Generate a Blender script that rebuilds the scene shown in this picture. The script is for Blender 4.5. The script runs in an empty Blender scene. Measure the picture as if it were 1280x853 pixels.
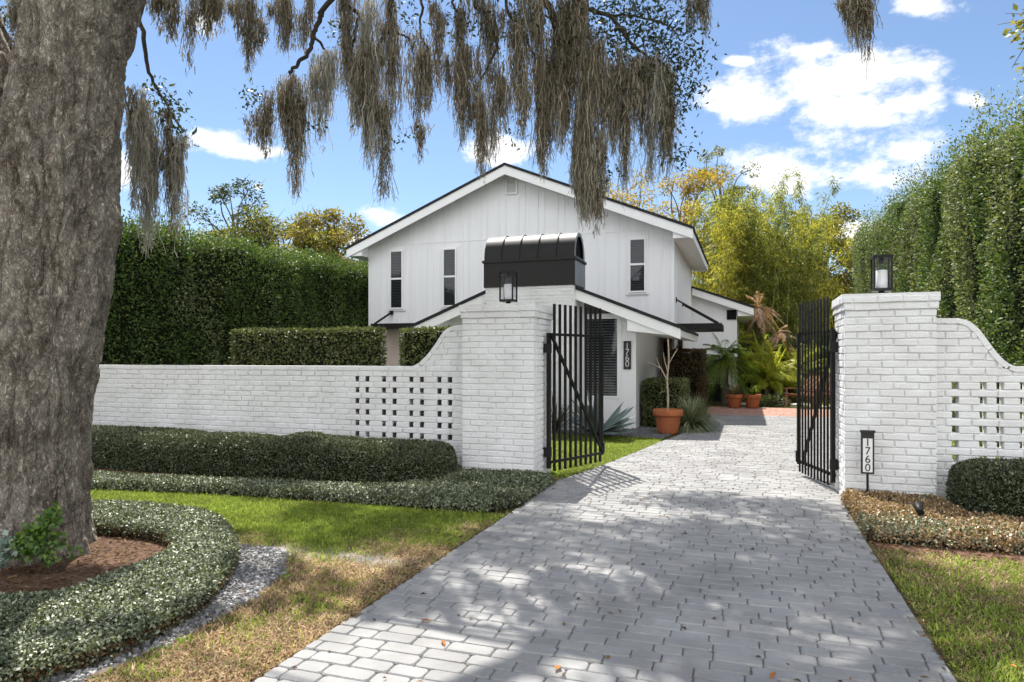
import bpy, math, random
import numpy as np
from mathutils import Vector, Matrix
random.seed(7)
RNG = np.random.default_rng(11)
S = bpy.context.scene
COL = S.collection
R = math.radians
PI = math.pi

# ------------------------------------------------------------------ materials
def new_mat(name):
    m = bpy.data.materials.new(name); m.use_nodes = True
    return m, m.node_tree, m.node_tree.nodes['Principled BSDF']

def mat(name, col, rough=.6, spec=.3, var=.0, vscale=3.0, col2=None, bump=0.0, bscale=40.0, metal=0.0, detail=6.0, stretch=None):
    m, nt, p = new_mat(name)
    p.inputs['Roughness'].default_value = rough
    p.inputs['Specular IOR Level'].default_value = spec
    p.inputs['Metallic'].default_value = metal
    tc = nt.nodes.new('ShaderNodeTexCoord')
    src = tc.outputs['Object']
    if stretch:
        mp = nt.nodes.new('ShaderNodeMapping'); mp.inputs['Scale'].default_value = stretch
        nt.links.new(src, mp.inputs[0]); src = mp.outputs[0]
    if var > 0 or col2:
        n = nt.nodes.new('ShaderNodeTexNoise'); n.inputs['Scale'].default_value = vscale
        n.inputs['Detail'].default_value = detail; n.inputs['Roughness'].default_value = .65
        nt.links.new(src, n.inputs[0])
        r = nt.nodes.new('ShaderNodeValToRGB')
        c2 = col2 if col2 else tuple(c * (1 - var) for c in col)
        r.color_ramp.elements[0].position = .35; r.color_ramp.elements[1].position = .68
        r.color_ramp.elements[0].color = (*c2, 1); r.color_ramp.elements[1].color = (*col, 1)
        nt.links.new(n.outputs[0], r.inputs[0]); nt.links.new(r.outputs[0], p.inputs['Base Color'])
    else:
        p.inputs['Base Color'].default_value = (*col, 1)
    if bump > 0:
        n2 = nt.nodes.new('ShaderNodeTexNoise'); n2.inputs['Scale'].default_value = bscale; n2.inputs['Detail'].default_value = 5
        nt.links.new(src, n2.inputs[0])
        b = nt.nodes.new('ShaderNodeBump'); b.inputs['Strength'].default_value = bump; b.inputs['Distance'].default_value = .02
        nt.links.new(n2.outputs[0], b.inputs['Height']); nt.links.new(b.outputs[0], p.inputs['Normal'])
    return m

def leaf_mat(name, c1, c2, c3=None, rough=.4, spec=.4, trans=.3, tcol=None, pos=(.0, .55, 1.0)):
    """leaf colour varies leaf by leaf"""
    m, nt, p = new_mat(name)
    g = nt.nodes.new('ShaderNodeNewGeometry')
    r = nt.nodes.new('ShaderNodeValToRGB')
    e = r.color_ramp.elements
    e[0].position = pos[0]; e[0].color = (*c1, 1); e[1].position = pos[1]; e[1].color = (*c2, 1)
    if c3:
        x = e.new(pos[2]); x.color = (*c3, 1)
    nt.links.new(g.outputs['Random Per Island'], r.inputs[0])
    nt.links.new(r.outputs[0], p.inputs['Base Color'])
    p.inputs['Roughness'].default_value = rough; p.inputs['Specular IOR Level'].default_value = spec
    if trans > 0:
        t = nt.nodes.new('ShaderNodeBsdfTranslucent')
        if tcol: t.inputs[0].default_value = (*tcol, 1)
        else:
            mx = nt.nodes.new('ShaderNodeMix'); mx.data_type = 'RGBA'; mx.blend_type = 'MULTIPLY'; mx.inputs[0].default_value = 1
            nt.links.new(r.outputs[0], mx.inputs[6]); mx.inputs[7].default_value = (1.5, 1.5, .6, 1)
            nt.links.new(mx.outputs[2], t.inputs[0])
        ms = nt.nodes.new('ShaderNodeMixShader'); ms.inputs[0].default_value = trans
        nt.links.new(p.outputs[0], ms.inputs[1]); nt.links.new(t.outputs[0], ms.inputs[2])
        nt.links.new(ms.outputs[0], nt.nodes['Material Output'].inputs[0])
    return m

def attr_mat(name, rough=.8, spec=.15, trans=0.0, nscale=0, namt=.0, bump=0, bscale=60):
    """colour read from the mesh's own colour attribute (kind of grass / soil at that spot)"""
    m, nt, p = new_mat(name)
    a = nt.nodes.new('ShaderNodeAttribute'); a.attribute_name = 'col'
    out = a.outputs['Color']
    tc = nt.nodes.new('ShaderNodeTexCoord')
    if namt > 0:
        n = nt.nodes.new('ShaderNodeTexNoise'); n.inputs['Scale'].default_value = nscale; n.inputs['Detail'].default_value = 8; n.inputs['Roughness'].default_value = .7
        nt.links.new(tc.outputs['Object'], n.inputs[0])
        mr = nt.nodes.new('ShaderNodeMapRange'); mr.inputs[1].default_value = .3; mr.inputs[2].default_value = .7
        mr.inputs[3].default_value = 1 - namt; mr.inputs[4].default_value = 1 + namt
        nt.links.new(n.outputs[0], mr.inputs[0])
        vm = nt.nodes.new('ShaderNodeVectorMath'); vm.operation = 'SCALE'
        nt.links.new(out, vm.inputs[0]); nt.links.new(mr.outputs[0], vm.inputs['Scale']); out = vm.outputs[0]
    nt.links.new(out, p.inputs['Base Color'])
    p.inputs['Roughness'].default_value = rough; p.inputs['Specular IOR Level'].default_value = spec
    if bump > 0:
        n2 = nt.nodes.new('ShaderNodeTexNoise'); n2.inputs['Scale'].default_value = bscale; n2.inputs['Detail'].default_value = 6
        nt.links.new(tc.outputs['Object'], n2.inputs[0])
        b = nt.nodes.new('ShaderNodeBump'); b.inputs['Strength'].default_value = bump; b.inputs['Distance'].default_value = .03
        nt.links.new(n2.outputs[0], b.inputs['Height']); nt.links.new(b.outputs[0], p.inputs['Normal'])
    if trans > 0:
        t = nt.nodes.new('ShaderNodeBsdfTranslucent'); nt.links.new(out, t.inputs[0])
        ms = nt.nodes.new('ShaderNodeMixShader'); ms.inputs[0].default_value = trans
        nt.links.new(p.outputs[0], ms.inputs[1]); nt.links.new(t.outputs[0], ms.inputs[2])
        nt.links.new(ms.outputs[0], nt.nodes['Material Output'].inputs[0])
    return m

def island_mat(name, cols, rough=.7, spec=.2, bump=0, bscale=60, nscale=0, namt=0.0):
    """stones, pavers, bricks: each island its own shade"""
    m, nt, p = new_mat(name)
    g = nt.nodes.new('ShaderNodeNewGeometry'); r = nt.nodes.new('ShaderNodeValToRGB')
    e = r.color_ramp.elements
    for k, c in enumerate(cols):
        q = k / (len(cols) - 1)
        x = e[0] if k == 0 else (e[len(e) - 1] if k == len(cols) - 1 else e.new(q))
        x.position = q; x.color = (*c, 1)
    nt.links.new(g.outputs['Random Per Island'], r.inputs[0]); out = r.outputs[0]
    tc = nt.nodes.new('ShaderNodeTexCoord')
    if namt > 0:
        n = nt.nodes.new('ShaderNodeTexNoise'); n.inputs['Scale'].default_value = nscale; n.inputs['Detail'].default_value = 8; n.inputs['Roughness'].default_value = .65
        nt.links.new(tc.outputs['Object'], n.inputs[0])
        mr = nt.nodes.new('ShaderNodeMapRange'); mr.inputs[1].default_value = .3; mr.inputs[2].default_value = .7
        mr.inputs[3].default_value = 1 - namt; mr.inputs[4].default_value = 1 + namt * .5
        nt.links.new(n.outputs[0], mr.inputs[0])
        vm = nt.nodes.new('ShaderNodeVectorMath'); vm.operation = 'SCALE'
        nt.links.new(out, vm.inputs[0]); nt.links.new(mr.outputs[0], vm.inputs['Scale']); out = vm.outputs[0]
    nt.links.new(out, p.inputs['Base Color'])
    p.inputs['Roughness'].default_value = rough; p.inputs['Specular IOR Level'].default_value = spec
    if bump > 0:
        n2 = nt.nodes.new('ShaderNodeTexNoise'); n2.inputs['Scale'].default_value = bscale; n2.inputs['Detail'].default_value = 6
        nt.links.new(tc.outputs['Object'], n2.inputs[0])
        b = nt.nodes.new('ShaderNodeBump'); b.inputs['Strength'].default_value = bump; b.inputs['Distance'].default_value = .01
        nt.links.new(n2.outputs[0], b.inputs['Height']); nt.links.new(b.outputs[0], p.inputs['Normal'])
    return m

def bark_mat():
    m, nt, p = new_mat('oak_bark')
    L = nt.links.new; N = nt.nodes.new
    tc = N('ShaderNodeTexCoord')
    mp = N('ShaderNodeMapping'); mp.inputs['Scale'].default_value = (1, 1, .5); L(tc.outputs['Object'], mp.inputs[0])
    def noise(scale, det, rough, dist=0.0, src=mp.outputs[0]):
        n = N('ShaderNodeTexNoise'); n.inputs['Scale'].default_value = scale; n.inputs['Detail'].default_value = det; n.inputs['Roughness'].default_value = rough; n.inputs['Distortion'].default_value = dist
        L(src, n.inputs[0]); return n.outputs[0]
    def ma(op, a, b=None, c=None):
        n = N('ShaderNodeMath'); n.operation = op
        for i, q in enumerate((a, b, c)):
            if q is None: continue
            if isinstance(q, (int, float)): n.inputs[i].default_value = q
            else: L(q, n.inputs[i])
        return n.outputs[0]
    def mrange(v, a, b, c, d):
        n = N('ShaderNodeMapRange'); L(v, n.inputs[0])
        for i, q in enumerate((a, b, c, d)): n.inputs[i+1].default_value = q
        return n.outputs[0]
    # fissures: valleys of two crossed ridged noises; plates between them are rough
    r1 = ma('ABSOLUTE', ma('SUBTRACT', noise(25, 5, .6, .4), .5)); r2 = ma('ABSOLUTE', ma('SUBTRACT', noise(52, 4, .6, .2), .5))
    fis = ma('MULTIPLY', mrange(r1, 0, .075, .15, 1), mrange(r2, 0, .07, .45, 1))
    rough = noise(110, 5, .7)
    hgt = ma('MULTIPLY_ADD', rough, .55, fis)
    base = N('ShaderNodeValToRGB'); base.color_ramp.elements[0].color = (.27, .245, .215, 1); base.color_ramp.elements[0].position = .1
    base.color_ramp.elements[1].color = (.56, .51, .44, 1); base.color_ramp.elements[1].position = .8; L(fis, base.inputs[0])
    big = N('ShaderNodeValToRGB'); big.color_ramp.elements[0].color = (.50, .44, .40, 1); big.color_ramp.elements[0].position = .38
    big.color_ramp.elements[1].color = (1.5, 1.46, 1.40, 1); big.color_ramp.elements[1].position = .64; L(noise(3.4, 10, .76, 0, tc.outputs['Object']), big.inputs[0])
    mx = N('ShaderNodeMix'); mx.data_type = 'RGBA'; mx.blend_type = 'MULTIPLY'; mx.inputs[0].default_value = 1
    L(base.outputs[0], mx.inputs[6]); L(big.outputs[0], mx.inputs[7])
    lich = mrange(noise(58, 6, .7, 0, tc.outputs['Object']), .55, .68, 0, .85)
    m2 = N('ShaderNodeMix'); m2.data_type = 'RGBA'; L(lich, m2.inputs[0]); L(mx.outputs[2], m2.inputs[6]); m2.inputs[7].default_value = (.62, .60, .54, 1)
    L(m2.outputs[2], p.inputs['Base Color'])
    p.inputs['Roughness'].default_value = .92; p.inputs['Specular IOR Level'].default_value = .12
    b = N('ShaderNodeBump'); b.inputs['Strength'].default_value = 1; b.inputs['Distance'].default_value = .05
    L(hgt, b.inputs['Height']); L(b.outputs[0], p.inputs['Normal'])
    return m

def glass_mat(name, tint=(.93, .95, .96), trans=.62):
    m, nt, p = new_mat(name)
    p.inputs['Base Color'].default_value = (.02, .025, .03, 1); p.inputs['Roughness'].default_value = .03; p.inputs['Specular IOR Level'].default_value = .9
    t = nt.nodes.new('ShaderNodeBsdfTransparent'); t.inputs[0].default_value = (*tint, 1)
    ms = nt.nodes.new('ShaderNodeMixShader'); ms.inputs[0].default_value = trans
    nt.links.new(p.outputs[0], ms.inputs[1]); nt.links.new(t.outputs[0], ms.inputs[2])
    nt.links.new(ms.outputs[0], nt.nodes['Material Output'].inputs[0])
    return m

M = {}
M['paint_brick'] = mat('painted_brick', (.81, .81, .81), .55, .35, col2=(.70, .695, .685), vscale=2.6, bump=.5, bscale=70)
M['hole_shade'] = mat('painted_hole_shade', (.22, .205, .195), .9, .1, col2=(.15, .14, .13), vscale=14)  # dark tone standing in for shade inside the wall openings
M['siding'] = mat('white_siding', (.84, .84, .845), .5, .35, col2=(.79, .79, .80), vscale=2.2, bump=.15, bscale=60, stretch=(2.5, 2.5, .22))
M['trim'] = mat('white_trim', (.85, .85, .845), .45, .4, col2=(.81, .81, .805), vscale=3)
M['roof'] = mat('dark_shingle', (.035, .035, .037), .85, .2, col2=(.02, .02, .022), vscale=30, bump=.8, bscale=50)
M['dark_metal'] = mat('black_metal', (.009, .009, .0095), .5, .22, col2=(.014, .013, .012), vscale=6, bump=.1, bscale=120)
M['bronze'] = mat('bronze_metal', (.011, .010, .009), .52, .35, col2=(.010, .009, .008), vscale=4)
M['end_metal'] = mat('grey_end_metal', (.20, .21, .23), .4, .5, col2=(.16, .17, .19), vscale=4)
M['black'] = mat('dark_interior', (.012, .012, .013), .8, .1)
M['glass'] = glass_mat('window_glass')
M['clear'] = glass_mat('lantern_glass', (.98, .99, 1), .93)
M['blind'] = mat('blind_slats', (.20, .20, .20), .6, .2)
M['dark_slat'] = mat('dark_blind_slats', (.06, .052, .046), .5, .3, col2=(.03, .027, .025), vscale=8)
M['cream_slat'] = mat('cream_blind_slats', (.72, .70, .65), .6, .2, col2=(.66, .64, .6), vscale=5)
M['candle'] = mat('frosted_shade', (.82, .78, .76), .5, .3)
M['terracotta'] = mat('terracotta', (.44, .145, .06), .8, .15, col2=(.33, .11, .05), vscale=7, bump=.2, bscale=60)
M['wood'] = mat('teak_wood', (.30, .155, .075), .6, .3, col2=(.17, .085, .045), vscale=4, stretch=(12, 12, 1.5), bump=.15)
M['cedar'] = mat('cedar_trim', (.36, .2, .12), .6, .3, col2=(.24, .13, .08), vscale=4, stretch=(10, 10, 1))
M['pink'] = mat('pink_stucco', (.72, .60, .55), .8, .2, col2=(.64, .53, .49), vscale=4)
M['bark'] = bark_mat()
M['twig'] = mat('twig_bark', (.075, .06, .048), .9, .1, col2=(.04, .032, .026), vscale=12, bump=.5)
M['grey_trunk'] = mat('grey_tree_bark', (.16, .135, .11), .9, .1, col2=(.09, .075, .06), vscale=6, bump=.5)
M['bare'] = mat('pale_stem', (.42, .36, .27), .7, .2, col2=(.3, .25, .18), vscale=8, bump=.3)
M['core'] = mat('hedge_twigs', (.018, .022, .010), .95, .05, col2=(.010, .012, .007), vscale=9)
M['core_brown'] = mat('dry_stems', (.05, .036, .022), .95, .05, col2=(.025, .02, .013), vscale=14, bump=.6)
M['mulch'] = mat('pine_mulch', (.17, .105, .07), .95, .1, col2=(.05, .03, .02), vscale=30, bump=1, bscale=45)
M['mulch_red'] = mat('red_mulch', (.23, .135, .09), .95, .1, col2=(.09, .055, .04), vscale=30, bump=1, bscale=45)
M['joint'] = mat('joint_sand', (.18, .172, .16), .95, .05, col2=(.11, .105, .098), vscale=30, bump=.5)
M['paver'] = island_mat('grey_pavers', [(.255, .252, .249), (.29, .286, .282), (.27, .265, .26), (.305, .301, .297), (.28, .277, .274)], .8, .25, bump=.55, bscale=90, nscale=1.7, namt=.30)
M['tile'] = island_mat('terracotta_tiles', [(.36, .20, .15), (.42, .25, .195), (.39, .22, .165), (.33, .19, .15)], .75, .2, nscale=4, namt=.2)
M['pebble'] = island_mat('grey_pebbles', [(.06, .06, .065), (.24, .24, .24), (.10, .10, .105), (.44, .43, .42), (.15, .15, .15), (.07, .07, .075), (.26, .255, .25)], .75, .25)
M['slate'] = island_mat('slate_chips', [(.08, .085, .095), (.16, .165, .18), (.11, .115, .125), (.2, .2, .21)], .75, .25)
M['stone'] = mat('path_stone', (.5, .47, .42), .85, .2, col2=(.4, .38, .33), vscale=5, bump=.3)
M['brown_roof'] = mat('brown_shingles', (.16, .10, .08), .9, .1, col2=(.11, .07, .06), vscale=20)
M['soil'] = attr_mat('lawn_soil', .95, .05, 0, 14, .35, bump=.8, bscale=50)
M['blade'] = attr_mat('grass_blades', .5, .35, .5)
M['sign_black'] = mat('sign_black', (.016, .016, .017), .45, .4, col2=(.022, .021, .02), vscale=9)
M['sign_white'] = mat('sign_white', (.78, .78, .77), .5, .3, col2=(.72, .72, .71), vscale=9)
M['digit_grey'] = mat('brushed_digits', (.62, .62, .60), .45, .5, col2=(.54, .54, .53), vscale=12)
M['moss_strand'] = leaf_mat('spanish_moss', (.10, .083, .056), (.265, .228, .16), (.54, .49, .39), rough=.95, spec=.05, trans=.35, tcol=(.22, .185, .125), pos=(0, .6, 1))
M['moss_pale'] = leaf_mat('pale_spanish_moss', (.22, .20, .155), (.40, .375, .31), (.62, .59, .52), rough=.95, spec=.05, trans=.4, tcol=(.3, .28, .22), pos=(0, .5, 1))
M['oak_leaf'] = leaf_mat('oak_leaves', (.018, .028, .012), (.04, .055, .022), (.085, .09, .04), rough=.4, spec=.45, trans=.3)
M['hedge_dark'] = leaf_mat('hedge_leaves_dark', (.030, .060, .018), (.075, .13, .034), (.17, .23, .06), rough=.5, spec=.28, trans=.3)
M['hedge_mid'] = leaf_mat('hedge_leaves_mid', (.055, .085, .033), (.145, .185, .075), (.33, .345, .17), rough=.55, spec=.3, trans=.25)
M['box_leaf'] = leaf_mat('clipped_hedge_leaves', (.04, .055, .02), (.095, .118, .04), (.24, .25, .10), rough=.42, spec=.4, trans=.2)
M['low_leaf'] = leaf_mat('small_dark_leaves', (.020, .030, .012), (.052, .070, .028), (.19, .21, .11), rough=.5, spec=.7, trans=.15)
M['jasmine'] = leaf_mat('jasmine_leaves', (.028, .042, .017), (.105, .13, .062), (.36, .39, .25), rough=.5, spec=.9, trans=.12)
M['jasmine_brown'] = leaf_mat('bronzed_jasmine_leaves', (.15, .08, .042), (.27, .17, .085), (.48, .38, .22), rough=.42, spec=.5, trans=.15)
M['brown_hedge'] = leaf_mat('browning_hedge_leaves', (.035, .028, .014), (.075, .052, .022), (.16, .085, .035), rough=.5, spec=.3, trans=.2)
M['bamboo_leaf'] = leaf_mat('bamboo_leaves', (.13, .15, .03), (.31, .30, .06), (.56, .48, .11), rough=.5, spec=.25, trans=.5)
M['bamboo_green'] = leaf_mat('green_bamboo_leaves', (.06, .085, .022), (.16, .185, .045), (.43, .40, .105), rough=.5, spec=.25, trans=.5)
M['culm'] = mat('bamboo_culm', (.20, .2, .07), .5, .4, col2=(.12, .13, .05), vscale=6)
M['autumn'] = leaf_mat('autumn_leaves', (.14, .115, .025), (.33, .24, .05), (.52, .34, .08), rough=.6, spec=.2, trans=.4)
M['autumn_green'] = leaf_mat('yellow_green_leaves', (.07, .09, .02), (.17, .17, .04), (.33, .27, .06), rough=.5, spec=.3, trans=.4)
M['olive_leaf'] = leaf_mat('olive_gold_leaves', (.09, .085, .022), (.22, .19, .045), (.40, .29, .07), rough=.6, spec=.2, trans=.35)
M['far_green'] = leaf_mat('far_tree_leaves', (.025, .04, .014), (.055, .08, .025), (.12, .13, .04), rough=.55, spec=.25, trans=.25)
M['palm_leaf'] = leaf_mat('palm_leaflets', (.045, .085, .018), (.12, .19, .035), (.28, .31, .06), rough=.5, spec=.25, trans=.35)
M['palm_yellow'] = leaf_mat('yellow_palm_leaflets', (.17, .22, .03), (.40, .42, .06), (.62, .56, .10), rough=.5, spec=.25, trans=.4)  # bright yellow green leaflets
M['dry_frond'] = leaf_mat('dried_fronds', (.20, .12, .08), (.40, .26, .19), (.62, .45, .36), rough=.8, spec=.1, trans=.3)
M['agave'] = mat('agave_leaf', (.17, .225, .205), .5, .35, col2=(.11, .15, .14), vscale=3)
M['liriope'] = leaf_mat('liriope_blades', (.06, .085, .035), (.17, .20, .10), (.42, .43, .29), rough=.45, spec=.4, trans=.2)
M['ivy'] = leaf_mat('ivy_leaves', (.03, .07, .012), (.075, .15, .022), (.15, .22, .04), rough=.4, spec=.4, trans=.3)
M['grey_leaf'] = leaf_mat('silver_leaves', (.12, .17, .14), (.22, .28, .24), (.33, .39, .34), rough=.5, spec=.3, trans=.15)
M['litter'] = leaf_mat('fallen_leaf', (.05, .032, .02), (.11, .065, .035), (.24, .14, .06), rough=.8, spec=.1, trans=.1)
M['orange_leaf'] = leaf_mat('orange_fallen_leaf', (.38, .14, .04), (.45, .18, .05), rough=.7, spec=.15, trans=.2)
M['brom'] = leaf_mat('bromeliad_leaves', (.06, .08, .03), (.15, .14, .06), (.35, .22, .14), rough=.4, spec=.4, trans=.25)

# ------------------------------------------------------------------ object helpers
def tag(o, label=None, cat=None, group=None, kind=None):
    if label: o['label'] = label
    if cat: o['category'] = cat
    if group: o['group'] = group
    if kind: o['kind'] = kind
    return o

def empty(name, loc, label, cat, group=None):
    o = bpy.data.objects.new(name, None); COL.objects.link(o)
    o.location = loc; o.empty_display_size = .2
    return tag(o, label, cat, group)

def link_mesh(name, me, mats, parent=None):
    for m in mats: me.materials.append(M[m])
    o = bpy.data.objects.new(name, me); COL.objects.link(o)
    if parent is not None:
        o.parent = parent; o.matrix_parent_inverse = Matrix.Translation(-Vector(world_loc(parent)))
    return o

def world_loc(o):
    v = Vector((0, 0, 0))
    if o.type == 'EMPTY': v = Vector(o.location)
    return v

class MB:
    def __init__(s): s.v = []; s.f = []; s.m = []; s.sm = []
    def quad(s, a, b, c, d, m=0):
        n = len(s.v); s.v += [a, b, c, d]; s.f.append((n, n+1, n+2, n+3)); s.m.append(m); s.sm.append(False)
    def poly(s, pts, m=0):
        n = len(s.v); s.v += list(pts); s.f.append(tuple(range(n, n+len(pts)))); s.m.append(m); s.sm.append(False)
    def box(s, x0, x1, y0, y1, z0, z1, m=0):
        n = len(s.v)
        s.v += [(x0,y0,z0),(x1,y0,z0),(x1,y1,z0),(x0,y1,z0),(x0,y0,z1),(x1,y0,z1),(x1,y1,z1),(x0,y1,z1)]
        for q in ((0,3,2,1),(4,5,6,7),(0,1,5,4),(1,2,6,5),(2,3,7,6),(3,0,4,7)):
            s.f.append(tuple(n+i for i in q)); s.m.append(m); s.sm.append(False)
    def hexa(s, p, m=0):
        """8 points in box order"""
        n = len(s.v); s.v += [tuple(q) for q in p]
        for q in ((0,3,2,1),(4,5,6,7),(0,1,5,4),(1,2,6,5),(2,3,7,6),(3,0,4,7)):
            s.f.append(tuple(n+i for i in q)); s.m.append(m); s.sm.append(False)
    def prism(s, pts, d, m=0):
        """pts: 3d loop (ccw seen from outside), d: extrusion vector away from the viewer"""
        n = len(s.v); k = len(pts)
        s.v += [tuple(p) for p in pts] + [(p[0]+d[0], p[1]+d[1], p[2]+d[2]) for p in pts]
        s.f.append(tuple(range(n, n+k))); s.m.append(m); s.sm.append(False)
        s.f.append(tuple(range(n+2*k-1, n+k-1, -1))); s.m.append(m); s.sm.append(False)
        for i in range(k):
            j = (i+1) % k
            s.f.append((n+i, n+k+i, n+k+j, n+j)); s.m.append(m); s.sm.append(False)
    def bar(s, a, b, w, h, m=0, up=(0,0,1)):
        a = Vector(a); b = Vector(b); d = (b-a).normalized(); u = Vector(up)
        if abs(d.dot(u)) > .98: u = Vector((0,1,0))
        x = d.cross(u).normalized()*w/2; z = x.cross(d).normalized()*h/2
        p = [a-x-z, a+x-z, b+x-z, b-x-z, a-x+z, a+x+z, b+x+z, b-x+z]
        s.hexa(p, m)
    def tube(s, pts, rad, n=8, m=0, cap=True):
        pts = [Vector(p) for p in pts]
        base = len(s.v)
        t0 = (pts[1]-pts[0]).normalized(); u = t0.orthogonal().normalized()
        for i, p in enumerate(pts):
            t = (pts[min(i+1, len(pts)-1)]-pts[max(i-1, 0)]).normalized()
            u = (u - t*u.dot(t)).normalized(); w = t.cross(u)
            r = rad[i] if hasattr(rad, '__len__') else rad
            for k in range(n):
                a = 2*PI*k/n; q = p + (u*math.cos(a) + w*math.sin(a))*r
                s.v.append(tuple(q))
        for i in range(len(pts)-1):
            for k in range(n):
                a = base+i*n+k; b = base+i*n+(k+1) % n
                s.f.append((a, b, b+n, a+n)); s.m.append(m); s.sm.append(True)
        if cap:
            s.f.append(tuple(base+k for k in reversed(range(n)))); s.m.append(m); s.sm.append(False)
            e = base+(len(pts)-1)*n
            s.f.append(tuple(e+k for k in range(n))); s.m.append(m); s.sm.append(False)
    def lathe(s, prof, c, n=28, m=0):
        base = len(s.v)
        for r, z in prof:
            for k in range(n):
                a = 2*PI*k/n; s.v.append((c[0]+r*math.cos(a), c[1]+r*math.sin(a), c[2]+z))
        for i in range(len(prof)-1):
            for k in range(n):
                a = base+i*n+k; b = base+i*n+(k+1) % n
                s.f.append((a, b, b+n, a+n)); s.m.append(m); s.sm.append(True)
        s.f.append(tuple(base+k for k in reversed(range(n)))); s.m.append(m); s.sm.append(False)
        e = base+(len(prof)-1)*n
        s.f.append(tuple(e+k for k in range(n))); s.m.append(m); s.sm.append(False)
    def build(s, name, mats, parent=None):
        me = bpy.data.meshes.new(name)
        me.from_pydata(s.v, [], s.f)
        me.polygons.foreach_set('material_index', s.m); me.polygons.foreach_set('use_smooth', s.sm)
        me.update()
        return link_mesh(name, me, mats, parent)

class QM:
    """numpy quad soup"""
    def __init__(s): s.V = []; s.F = []; s.I = []; s.C = []; s.n = 0
    def add(s, V, F, m=0, col=None):
        V = np.asarray(V, dtype=np.float32).reshape(-1, 3); F = np.asarray(F, dtype=np.int32).reshape(-1, 4)
        s.V.append(V); s.F.append(F+s.n); s.I.append(np.full(len(F), m, dtype=np.int32)); s.n += len(V)
        if col is not None: s.C.append(np.asarray(col, dtype=np.float32))
    def build(s, name, mats, parent=None, smooth=None):
        V = np.concatenate(s.V); F = np.concatenate(s.F); I = np.concatenate(s.I)
        me = bpy.data.meshes.new(name)
        me.vertices.add(len(V)); me.vertices.foreach_set('co', V.ravel())
        me.loops.add(F.size); me.loops.foreach_set('vertex_index', F.ravel())
        me.polygons.add(len(F)); me.polygons.foreach_set('loop_start', np.arange(0, F.size, 4, dtype=np.int32))
        me.polygons.foreach_set('loop_total', np.full(len(F), 4, dtype=np.int32))
        me.polygons.foreach_set('material_index', I)
        if smooth is not None: me.polygons.foreach_set('use_smooth', np.full(len(F), bool(smooth)))
        if s.C:
            a = me.color_attributes.new('col', 'FLOAT_COLOR', 'POINT')
            C = np.concatenate(s.C); C4 = np.ones((len(C), 4), dtype=np.float32); C4[:, :3] = C
            a.data.foreach_set('color', C4.ravel())
        me.update(); me.validate()
        return link_mesh(name, me, mats, parent)

def rnd(*s): return RNG.random(s)
def nrm(a): return a/(np.linalg.norm(a, axis=-1, keepdims=True)+1e-9)
def rvec(n): return nrm(RNG.normal(size=(n, 3)))

def vnoise(P, seed=0):
    P = np.asarray(P, dtype=np.float64)
    i = np.floor(P).astype(np.int64); f = P-i; f = f*f*(3-2*f)
    def h(a, b, c):
        x = (a*374761393+b*668265263+c*2147483647+seed*974711) & 0xffffffff
        x = ((x ^ (x >> 13))*1274126177) & 0xffffffff
        return ((x ^ (x >> 16)) & 0xffff)/65535.0
    r = 0
    for dx in (0, 1):
        for dy in (0, 1):
            for dz in (0, 1):
                w = (f[..., 0] if dx else 1-f[..., 0])*(f[..., 1] if dy else 1-f[..., 1])*(f[..., 2] if dz else 1-f[..., 2])
                r = r+w*h(i[..., 0]+dx, i[..., 1]+dy, i[..., 2]+dz)
    return r
def fbm(P, seed=0, o=4):
    P = np.asarray(P, dtype=np.float64); r = 0; a = .5
    for k in range(o): r = r+a*vnoise(P*2**k+k*17.3, seed+k); a *= .5
    return r/(1-.5**o)
def xy3(X, Y, s=1.0): return np.stack([np.asarray(X)*s, np.asarray(Y)*s, np.zeros(np.shape(X))], -1)
def sstep(a, b, x):
    t = np.clip((x-a)/(b-a), 0, 1); return t*t*(3-2*t)

def leaves(q, C, D, N, L, W, m=0, fold=.18, droop=0.0, col=None):
    n = len(C); D = nrm(D); B = nrm(np.cross(D, N)); N = np.cross(B, D)
    L = np.broadcast_to(L, (n,))[:, None]; W = np.broadcast_to(W, (n,))[:, None]
    dz = np.zeros((n, 3)); dz[:, 2] = -1
    v0 = C; v1 = C+D*L*.45+B*W*.5+N*W*fold; v2 = C+D*L+dz*L*droop; v3 = C+D*L*.45-B*W*.5+N*W*fold
    V = np.stack([v0, v1, v2, v3], 1).reshape(-1, 3)
    q.add(V, np.arange(4*n).reshape(-1, 4), m, None if col is None else np.repeat(col, 4, axis=0))

def in_poly(X, Y, poly):
    X = np.asarray(X); Y = np.asarray(Y); c = np.zeros(X.shape, dtype=bool)
    n = len(poly); j = n-1
    for i in range(n):
        xi, yi = poly[i]; xj, yj = poly[j]
        k = ((yi > Y) != (yj > Y)) & (X < (xj-xi)*(Y-yi)/(yj-yi+1e-12)+xi)
        c ^= k; j = i
    return c
def sample_poly(poly, n, holes=()):
    xs = [p[0] for p in poly]; ys = [p[1] for p in poly]
    out = np.zeros((0, 2))
    while len(out) < n:
        P = np.stack([RNG.uniform(min(xs), max(xs), 2*n), RNG.uniform(min(ys), max(ys), 2*n)], 1)
        k = in_poly(P[:, 0], P[:, 1], poly)
        for h in holes: k &= ~in_poly(P[:, 0], P[:, 1], h)
        if not k.any(): break
        out = np.concatenate([out, P[k]])
    return out[:n]
def poly_area(p): return abs(sum(p[i][0]*p[(i+1) % len(p)][1]-p[(i+1) % len(p)][0]*p[i][1] for i in range(len(p))))/2
def sheet(name, poly, z, m, label=None):
    b = MB()
    if sum(poly[i][0]*poly[(i+1) % len(poly)][1]-poly[(i+1) % len(poly)][0]*poly[i][1] for i in range(len(poly))) < 0: poly = poly[::-1]
    b.poly([(x, y, z) for x, y in poly])
    return tag(b.build(name, [m]), kind='structure')
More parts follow.
